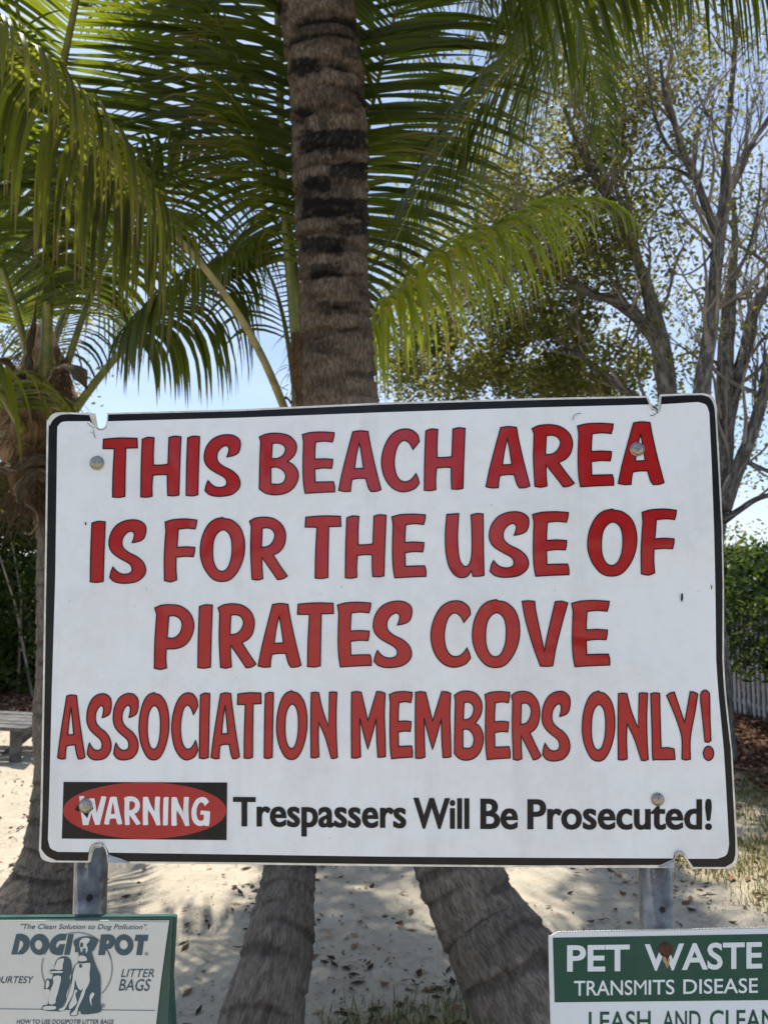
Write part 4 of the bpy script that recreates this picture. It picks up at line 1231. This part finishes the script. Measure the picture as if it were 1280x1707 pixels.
ROWS = [
('THIS BEACH AREA', [('T',172,229.5,730,829.3),('H',235,302,727,829),('I',310.5,333,727,826.7),('S',340.5,401,724.5,827.5),('B',432.3,497.5,722,825),('E',504,558,720,822.5),('A',564.5,635,718,819.5),('C',635.8,698.7,715,820),('H',707,775,713,818),('A',809.7,883,711,813.5),('R',886.5,957,707.8,812.3),('E',962,1022.5,705.5,811.5),('A',1030,1106.3,703,808)]),
('IS FOR THE USE OF', [('I',150.8,175.8,869,971),('S',182,243.7,866.5,972.5),('F',274,328.5,865,970),('O',334,408,862.5,969.5),('R',416,479,862,967),('T',508.7,568.3,860,964.5),('H',575.5,643.5,858,964),('E',653,710,857,963.5),('U',742,806.5,856,963),('S',815,881.3,853,962.5),('E',887.3,948,853,960.7),('O',979,1061,848.5,960.5),('F',1068,1127,848.5,958.8)]),
('PIRATES COVE', [('P',257.5,323.5,1008,1116),('I',330,354.3,1008,1114),('R',363.5,427,1006.5,1114),('A',430.5,502,1006,1112.5),('T',496,556,1005,1112),('E',562.5,619,1004,1112),('S',622,686.5,1002,1113),('C',718,784,1001.5,1112.5),('O',787,866,999.5,1113),('V',870,946,1001.5,1111),('E',952.3,1016,1001,1111.5)]),
('ASSOCIATION MEMBERS ONLY!', [('A',96.5,142,1158.5,1265.5),('S',145,186,1156.5,1267),('S',189,231,1156,1267),('O',232,282,1154.5,1267),('C',286.5,330,1155,1267),('I',332.5,350,1155.5,1264.8),('A',352,399.5,1155,1265),('T',396,435.5,1154.8,1264.5),('I',440.5,456,1154,1264.5),('O',461,512,1151.5,1266.3),('N',518,562.5,1153.5,1264.5),('M',585.5,642.5,1153,1264),('E',649,687.5,1153,1265),('M',692,751.5,1153,1264.5),('B',757,805.5,1152,1267.5),('E',808,850,1153,1266.5),('R',852,901.5,1152.5,1267.5),('S',903,950,1152.5,1268.8),('O',970,1024.5,1152,1269),('N',1029.5,1080,1155,1268),('L',1084,1124.5,1155,1267.5),('Y',1110.5,1162.5,1153,1267),('!',1167,1189,1150.5,1268)]),
]
def glyph(ch, x0, x1, y0, y1):
    ls = [loop(l) for l in G[ch]]
    xs = [p[0] for l in ls for p in l]
    ys = [p[1] for l in ls for p in l]
    a, b, c, d = min(xs), max(xs), min(ys), max(ys)
    return [[(x0 + (x - a) / (b - a) * (x1 - x0), y0 + (y - c) / (d - c) * (y1 - y0)) for x, y in l] for l in ls]
for text, row in ROWS:
    for ch, *bx in row:
        ls = glyph(ch, *bx)
        p = Print(PB); p.put(fill(ls))
        fo = p.build('letter', M['sign_red'], sign, .0012)
        p = Print(PB)
        for l in ls: p.put(ribbon(l, 1.9))
        p.build('letter_outline', M['sign_black'], fo, .0016)

p = Print(PB); p.put(fill([[(106.5,1303.5),(379,1304.5),(378,1400.5),(103.5,1398)]]))
wb = p.build('warning_box', M['sign_black'], sign, .0012)
p = Print(PB); p.put(fill([ell(241.7, 1351.3, 136, 47.2, 72)]))
p.build('warning_oval', M['sign_red'], sign, .0016)
p = Print(PB)
for ch, *bx in [('W',132.5,178,1327,1375.5),('A',174,204.5,1328,1374.5),('R',207,235,1327.5,1375.5),('N',238.5,268,1328,1376),('I',272,281.5,1328.5,1376),('N',286,316,1328.5,1377),('G',319.5,350.5,1328.5,1377)]:
    p.put(fill(glyph(ch, *bx)))
p.build('warning_lettering', M['sign_white'], sign, .0020)

# plain lettering from the program's own built-in typeface, fitted to the measured boxes
def text_loops(body, bold=0.0, shear=0.0, spacing=1.0):
    c = bpy.data.curves.new('lettering_source', 'FONT')
    c.body = body
    c.size = 1.0
    c.offset = bold
    c.shear = shear
    c.space_character = spacing
    c.resolution_u = 4
    c.fill_mode = 'FRONT'
    o = bpy.data.objects.new('lettering_source', c)
    COL.objects.link(o)
    dg = bpy.context.evaluated_depsgraph_get()
    me = bpy.data.meshes.new_from_object(o.evaluated_get(dg))
    V = [(v.co.x, v.co.y) for v in me.vertices]
    F = [tuple(q.vertices) for q in me.polygons]
    bpy.data.objects.remove(o)
    bpy.data.meshes.remove(me)
    bpy.data.curves.remove(c)
    return V, F
def words(pr, body, x0, x1, top0, top1, bas0, bas1, bold=0.0, shear=0.0, spacing=1.0):
    """Capital height runs from bas to top; 0 = left end, 1 = right end."""
    V, F = text_loops(body, bold, shear, spacing)
    H, _ = text_loops('H', bold, 0)
    cap0, cap1 = min(v[1] for v in H), max(v[1] for v in H)
    a, b = min(v[0] for v in V), max(v[0] for v in V)
    W = []
    for x, y in V:
        u, t = (x - a) / (b - a), (y - cap0) / (cap1 - cap0)
        T, B = top0 + (top1 - top0) * u, bas0 + (bas1 - bas0) * u
        W.append((x0 + (x1 - x0) * u, B + (T - B) * t))
    pr.put((W, F))
p = Print(PB)
BD = .016
for dx, oo in ((-.9, .0012), (.9, .0014)):
    p = Print(PB)
    words(p, 'Trespassers', 389.5 + dx, 676.2 + dx, 1328.6, 1331, 1377.5, 1380.5, BD)
    words(p, 'Will', 689.6 + dx, 781.2 + dx, 1330, 1331, 1381, 1382, BD)
    words(p, 'Be', 801.2 + dx, 862.3 + dx, 1331.5, 1331.8, 1382, 1382.5, BD)
    words(p, 'Prosecuted!', 879.5 + dx, 1185.2 + dx, 1332.5, 1332.5, 1382.5, 1383, BD)
    p.build('trespass_lettering', M['sign_black'], sign, oo)

# torn vinyl by the lower left bolt, scuffs and hairs stuck on the face
p = Print(PB)
p.put(fill([[(133,1338),(125,1350),(131,1353),(134,1351),(139,1356),(146,1364),(149,1355),(156,1348),(150,1336),(141,1330)]]))
p.build('torn_patch', M['hole_dark'], sign, .0024)
p = Print(PB)
p.put(ribbon(catmull([(955,700),(956,694),(961,690),(968,689)], 4), .9, False))
p.put(ribbon(catmull([(1083,693),(1089,692),(1093,689),(1095,687)], 4), 1.1, False))
p.put(ribbon(catmull([(156,716),(157,722),(158,729)], 4), .7, False))
p.put(ribbon(catmull([(146,704),(151,710),(157,713)], 4), .8, False))
p.put(ribbon(catmull([(150,720),(156,722),(160,731)], 4), .5, False))
p.put(fill([[(1134.5,990),(1137.5,989),(1138,997),(1136.5,1004),(1134,1000)]]))
p.put(fill([[(141.5,871),(144,870),(144.2,875),(142.6,876)]]))
p.put(fill([[(1184.5,976),(1186,975),(1186.4,981),(1185,983)]]))
r2 = random.Random(3)
for k in range(26):
    x, y = r2.uniform(100, 1185), r2.choice((r2.uniform(690, 860), r2.uniform(1115, 1150), r2.uniform(970, 1003), r2.uniform(1390, 1420), r2.uniform(1000, 1110)))
    q = r2.uniform(.4, .9)
    p.put(fill([[(x + math.cos(t) * q * r2.uniform(.6, 1.2), y + math.sin(t) * q * r2.uniform(.7, 1.6)) for t in (0, 1, 2.1, 3.2, 4.3, 5.3)]]))
tag(p.build('scuff', M['hole_dark'], sign, .0026), kind='stuff')

# bent lips of bare metal at the pry marks
def lip(pts, offs, m=M['bare_aluminium']):
    v = [PB(x, y, o) for (x, y), o in zip(pts, offs)]
    v2 = [q - SN * .0016 for q in v]
    n = len(v)
    fs = [tuple(range(n)), tuple(range(n, 2 * n))[::-1]] + [(i, (i + 1) % n, (i + 1) % n + n, i + n) for i in range(n)]
    obj('bent_lip', v + v2, fs, m, sign)
lip([(149,691),(159,690),(163,713),(160,714),(153,702)], [.002, .008, .004, .003, .002])
lip([(1076,661),(1079,660),(1088,680),(1086,682)], [.003, .005, .004, .003])
lip([(1098,662),(1100,658),(1098,681),(1096,686)], [.003, .005, .004, .003])
lip([(179,1425),(200,1431),(216,1438),(181,1439)], [.002, .002, .002, .012])
lip([(1124,1434),(1124,1447),(1096,1446),(1110,1440)], [.002, .012, .002, .002])
lip([(151,1438),(148,1427),(152,1416),(158,1409),(166,1406),(173,1410),(169,1413),(160,1414),(155,1421)], [.003, .003, .004, .005, .005, .004, .001, .001, .001])
lip([(1124,1431),(1125,1424),(1131,1420),(1137,1422),(1141,1428),(1137,1427),(1131,1424),(1127,1428)], [.002, .004, .005, .004, .003, .000, .000, .000])

def dome(name, px, py, rpx, m, parent, plane, h=.45, washer=True):
    c = plane(px, py, .0012)
    rr = rpx / F_PX * (c - CAM).y
    u = plane.n.cross(EZ).normalized()
    vv = plane.n.cross(u)
    V, F, n = [], [], 28
    prof = [(1.0, 0.0), (1.0, .10), (.90, .13)] if washer else []
    prof += [(.86 * math.cos(t), .13 + h * math.sin(t)) for t in [math.pi / 2 * k / 8 for k in range(8)]]
    for pr_, hh in prof:
        for k in range(n):
            t = 2 * math.pi * k / n
            V.append(c + (u * math.cos(t) + vv * math.sin(t)) * rr * pr_ + plane.n * rr * hh)
    V.append(c + plane.n * rr * (.13 + h))
    for i in range(len(prof) - 1):
        for k in range(n):
            F.append((i * n + k, i * n + (k + 1) % n, (i + 1) * n + (k + 1) % n, (i + 1) * n + k))
    for k in range(n): F.append(((len(prof) - 1) * n + k, (len(prof) - 1) * n + (k + 1) % n, len(V) - 1))
    return obj(name, V, F, m, parent, True)
for x, y, r_ in ((162.3,772,12), (1061.5,749,12), (143.5,1343,12), (1095.5,1332.5,10.5)):
    dome('bolt', x, y, r_, M['bolt_metal'], sign, PB)

# ------------------------------------------------------------------ posts
def post(px0, px1, pyref, label, holes, top_px, seg=40):
    a, b = on(px0, pyref, -.026), on(px1, pyref, -.026)
    r_ = (b - a).length / 2
    c = (a + b) / 2
    c = c - SN * 0.0
    top = on(top_px[0], top_px[1], -.026).z
    root = empty('sign_post', (c.x, c.y, -.05))
    tag(root, label, 'post', 'galvanised posts carrying the signs')
    mb = MB()
    zs = [-.3, .3, .6, .9, 1.2, top - r_ * .5]
    pts = [Vector((c.x, c.y, z)) for z in zs] + [Vector((c.x, c.y, top - r_ * .5 + r_ * .5 * math.sin(t))) for t in (.4, .8, 1.2, 1.5)]
    rd = [r_] * 6 + [r_ * math.cos(t) for t in (.4, .8, 1.2, 1.5)]
    tube(mb, pts, rd, seg)
    mb.build('tube', M['galvanised'], root, True)
    hm = MB()
    for hx, hy, hr in holes:
        # the bolt hole is a dark plug, its inner shade put in the colour
        d = ray(hx, hy)
        t = ((Vector((c.x, c.y, 0)) - CAM).dot(Vector((d.x, d.y, 0)).normalized()) - r_ * .98) / Vector((d.x, d.y, 0)).length
        q = CAM + d * t
        nn = (Vector((q.x - c.x, q.y - c.y, 0))).normalized()
        q = Vector((c.x, c.y, q.z)) + nn * r_
        rr = hr / F_PX * q.y
        tube(hm, [q - nn * .004, q + nn * .0012], rr, 14)
    hm.build('bolt_hole', M['hole_dark'], root)
    return c, r_
pcL, prL = post(125.5, 177.5, 1480, 'left galvanised steel post rising behind the dispenser box', [(150,1495.5,5)], (162,1408))
pcR, prR = post(1065, 1120, 1490, 'right galvanised steel post above the green pet waste sign', [(1104,1516.5,4.5)], (1095,1395))

# ------------------------------------------------------------------ bag dispenser box
PD = Plane(SC, SN, .014)
disp = empty('bag_dispenser', PD(140, 1700, 0))
tag(disp, 'green metal litter bag dispenser box with a white printed dog plate on the left post', 'dispenser')
face = [(-58,1529.5),(60,1528.5),(288,1527.5),(293,1529),(292.5,1540),(288,1620),(284,1707),(280,1790),(-40,1790)]
plate('case', face, .007, M['green_paint'], disp, PD)
rim = Print(PD)
rim.put(ribbon([(-54,1532.5),(60,1532),(287,1531),(279,1707),(274,1790)], 3.2, False))
rim.build('case_rim', M['green_paint'], disp, .003)
pl = [(-50,1534.5),(40,1534.2),(282.5,1534.5),(276,1580),(268,1640),(260.5,1707),(252,1780),(-34,1780)]
plate('plate', pl, .0012, M['plate_white'], disp, PD, .0022)
PT = Plane(SC, SN, .014 + .0022)
z1 = lambda x, y: (x / 4.267, 1520 + y / 4.267)
z3 = lambda x, y: (60 + x / 9.143, 1530 + y / 9.143)
p = Print(PT)
p.put(ribbon([z1(-200, 62), z1(200, 63), z1(600, 64), z1(1195, 72)], .8, False))
p.build('plate_fold', M['print_grey'], disp, .0003)
p = Print(PT)
words(p, '"The Clean Solution to Dog Pollution".', 35, 245, 1540.5, 1541.5, 1548.8, 1549.3, .004, .28)
words(p, 'LITTER', 202, 257, 1615.6, 1615.6, 1628.8, 1629.2, .002, .28)
words(p, 'BAGS', 198, 252, 1632.6, 1632.6, 1651.5, 1652, .006, .28)
words(p, 'COURTESY', -21, 57, 1627.8, 1627.8, 1638.8, 1639.2, .006, .28)
words(p, 'HOW TO USE DOGIPOT\u00ae LITTER BAGS', 28, 190, 1699.8, 1699.8, 1707.2, 1707.2, .012, .22)
words(p, '\u00ae', 241.5, 248, 1587.5, 1587.5, 1593, 1593)
words(p, '\u00ae', 169, 176, 1673.5, 1673.5, 1680, 1680)
p.put(ribbon([(-40,1681.5),(40,1682.3),(259,1684.6)], .9, False))
LG = [
 [[(118,159,1),(165,159,0),(205,185,0),(214,225,0),(200,272,0),(165,303,1),(82,304,1)], [(143,205,1),(160,210,0),(168,228,0),(158,255,0),(125,300,1)]],
 [ell(284,233,69,75,28,.2), ell(276,236,27,34,20)],
 [[(478,160,1),(420,160,0),(372,195,0),(353,245,0),(365,290,0),(405,308,0),(446,307,1),(466,232,1),(425,232,1),(412,258,1),(400,250,0),(405,225,0),(425,207,0),(468,203,1)]],
 [[(487,160,1),(527,160,1),(498,306,1),(458,306,1)]],
 [[(720,163,1),(790,163,0),(820,190,0),(815,230,0),(790,262,0),(757,265,1),(747,308,1),(700,308,1)], [(768,203,0),(778,212,0),(768,230,0),(755,225,0)]],
 [ell(883,236,68,75,28), ell(881,235,30,34,20)],
 [[(967,165,1),(1058,165,1),(1050,208,1),(1025,208,1),(1012,308,1),(970,308,1),(985,208,1),(957,208,1)]]]
for g in LG:
    p.put(fill([[z1(*q) for q in (loop(l, 4) if len(l[0]) == 3 else l)] for l in g]))
p.build('plate_lettering', M['print_teal'], disp, .0006)
p = Print(PT)
p.put(ribbon([z3(x, y) for x, y in ell(630, 770, 535, 545, 64)][36:62], 2.6, False))
p.put(ribbon([z3(x, y) for x, y in ell(630, 770, 535, 545, 64)][24:36], 2.6, False))
arc2 = [z3(x, y) for x, y in ell(630, 770, 535, 545, 64)]
p.put(ribbon(arc2[-6:] + arc2[:9], 2.6, False))
p.build('logo_ring', M['print_grey'], disp, .0003)
sm = lambda l: [z3(*q) for q in loop([(x, y, 0) for x, y in l], 3)]
dog = [(585,345),(680,300),(800,285),(880,305),(950,350),(925,420),(885,500),(850,515),(870,590),(900,690),(945,800),(985,900),(990,1100),(985,1300),(1000,1425),(850,1465),(700,1470),(680,1420),(645,1440),(630,1490),(520,1490),(540,1400),(570,1370),(500,1410),(480,1400),(350,1430),(345,1400),(440,1340),(470,1200),(520,1100),(550,900),(560,800),(600,720),(650,670),(650,530),(600,525),(600,460),(580,400)]
hyd = [(440,590),(500,610),(540,680),(550,780),(545,850),(540,950),(495,1100),(465,1200),(430,1330),(345,1390),(330,1425),(100,1405),(120,1335),(180,1325),(215,1110),(130,1085),(160,940),(240,940),(260,860),(215,845),(225,795),(280,790),(300,680),(360,610)]
p = Print(PT); p.put(fill([sm(hyd)])); p.build('logo_hydrant', M['print_teal'], disp, .0009)
p = Print(PT); p.put(fill([sm(dog)])); p.build('logo_dog', M['print_teal'], disp, .0012)
wh = [[(680,345),(720,312),(790,305),(828,330),(800,380),(775,410),(795,470),(770,540),(705,535),(680,470),(665,410)],
 [(640,700),(740,695),(830,690),(820,850),(825,950),(800,1030),(760,1100),(730,1200),(660,1340),(640,1400),(620,1480),(535,1480),(560,1440),(600,1400),(660,1250),(700,1140),(725,1070),(690,1105),(640,1060),(600,940),(590,1050),(560,1180),(500,1290),(435,1400),(358,1412),(358,1392),(440,1345),(490,1200),(530,1080),(560,950),(572,850),(600,750)],
 [(665,580),(750,585),(780,650),(665,660)], [(600,1100),(635,1110),(605,1170),(630,1290),(560,1370),(515,1390),(510,1330),(560,1220)],
 [(860,1140),(895,1150),(880,1200),(850,1250),(855,1340),(825,1270),(825,1190)],
 [(430,620),(340,640),(305,720),(292,785),(400,790),(415,710)], [(235,815),(400,810),(395,838),(230,838)],
 [(270,900),(385,895),(350,1100),(310,1230),(295,1305),(200,1305),(225,1110),(270,1000)], [(165,960),(205,960),(205,1030),(175,1075),(155,1060)],
 [(130,1100),(215,1100),(190,1220)], [(135,1350),(295,1345),(290,1395),(120,1398)], [(530,870),(540,865),(530,930),(518,930)], [(490,1100),(500,1100),(478,1210),(468,1200)]]
p = Print(PT)
for q in wh: p.put(fill([sm(q)]))
p.build('logo_highlight', M['plate_white'], disp, .0015)
p = Print(PT)
for e in ((700,415,24,40), (738,485,28,18), (735,525,32,24), (685,735,25,30), (812,405,16,14)): p.put(fill([[z3(*q) for q in ell(*e, 16)]]))
p.put(ribbon([z3(655,680), z3(740,678), z3(830,676)], 2.4, False))
p.build('logo_detail', M['print_teal'], disp, .0018)
_a = [PD(x, 1545, -.0075) for x in (-40, 286)] + [PD(x, 1790, -.0075) for x in (-30, 276)] + [PD(x, 1790, -.0075) - SN * .05 for x in (-30, 276)]
obj('case_back', _a, [(0, 2, 3, 1), (0, 1, 5, 4), (2, 4, 5, 3), (0, 4, 2), (1, 3, 5)], M['green_paint'], disp)

# ------------------------------------------------------------------ pet waste sign
PP = Plane(SC, SN, .004)
pet = empty('pet_waste_sign', PP(1140, 1700, 0))
tag(pet, 'white and green pet waste sign with a rusty bolt on the right post', 'sign')
po = loop([(914,1572,0),(917,1561,0),(929,1553.5,1),(1100,1549.5,1),(1280,1545.8,1),(1352,1544.5,1),(1366,1548,0),(1372,1560,1),(1378,1900,1),(1370,1915,1),(935,1915,1),(922,1905,0),(919,1890,1),(917,1707,1)])
plate('panel', po, .0016, M['sign_edge'], pet, PP)
p = Print(PP); p.put(fill([loop([(915,1572,0),(918.5,1562,0),(929,1555,1),(1280,1547.5,1),(1352,1546,1),(1364,1549,0),(1370,1560,1),(1376,1900,1),(1368,1912,1),(936,1912,1),(923.5,1903,0),(920.5,1890,1),(918,1707,1)])])); p.build('white_face', M['pet_white'], pet, .0004)
p = Print(PP); p.put(fill([[(921,1563.3),(1280,1557),(1362,1555.6),(1365,1665.4),(1280,1667.2),(924,1671)]])); p.build('green_band', M['pet_green'], pet, .0008)
p = Print(PP)
words(p, 'PET', 944.8, 1049, 1575.8, 1574.6, 1619.8, 1618.8, .022)
words(p, 'WASTE', 1074, 1269.5, 1574, 1570.3, 1618.3, 1614.3, .022)
words(p, 'TRANS', 956.5, 1053.5, 1635.2, 1634, 1660, 1658.5, .009)
words(p, 'M', 1056.5, 1077, 1634, 1633.7, 1658.5, 1658.2, 0)
words(p, 'ITS', 1080.5, 1123.5, 1633.7, 1633, 1658.2, 1657.5, .009)
words(p, 'DISEASE', 1138.3, 1262.5, 1632.8, 1630.5, 1657, 1655, .009)
p.build('white_lettering', M['pet_white'], pet, .0012)
p = Print(PP)
words(p, 'LEASH', 981, 1084, 1687, 1685.5, 1719, 1718, .01)
words(p, 'AND', 1103, 1167.5, 1685.5, 1685, 1718, 1717, .01)
words(p, 'CLEAN', 1182.5, 1293, 1684.5, 1683, 1717, 1716, .01)
p.build('green_lettering', M['pet_green'], pet, .0008)
p = Print(PP)
for k in range(92):
    x = 934 + k * 4.6
    y = 1552.5 - (x - 934) * .0215 + (k % 2) * .8
    p.put(fill([[(x, y), (x + 1.5, y - .9), (x + 3, y), (x + 1.5, y + 1.4)]]))
p.build('edge_mark', M['print_grey'], pet, .0008)
p = Print(PP); p.put(fill([loop([(1098,1578,0),(1108,1570,0),(1119,1577,0),(1120,1588,0),(1114,1596,0),(1112,1604,0),(1109,1596,0),(1103,1594,0),(1098,1587,0)])])); p.build('rust_patch', M['rust'], pet, .0014)
p = Print(PP); p.put(fill([loop([(1104,1592,0),(1112,1592,0),(1116,1600,0),(1112,1614,0),(1108,1607,0),(1104,1600,0)])])); p.build('rust_stain', M['rust_stain'], pet, .0013)
dome('bolt', 1108.5, 1582.5, 9.5, M['rust'], pet, PP, .35)
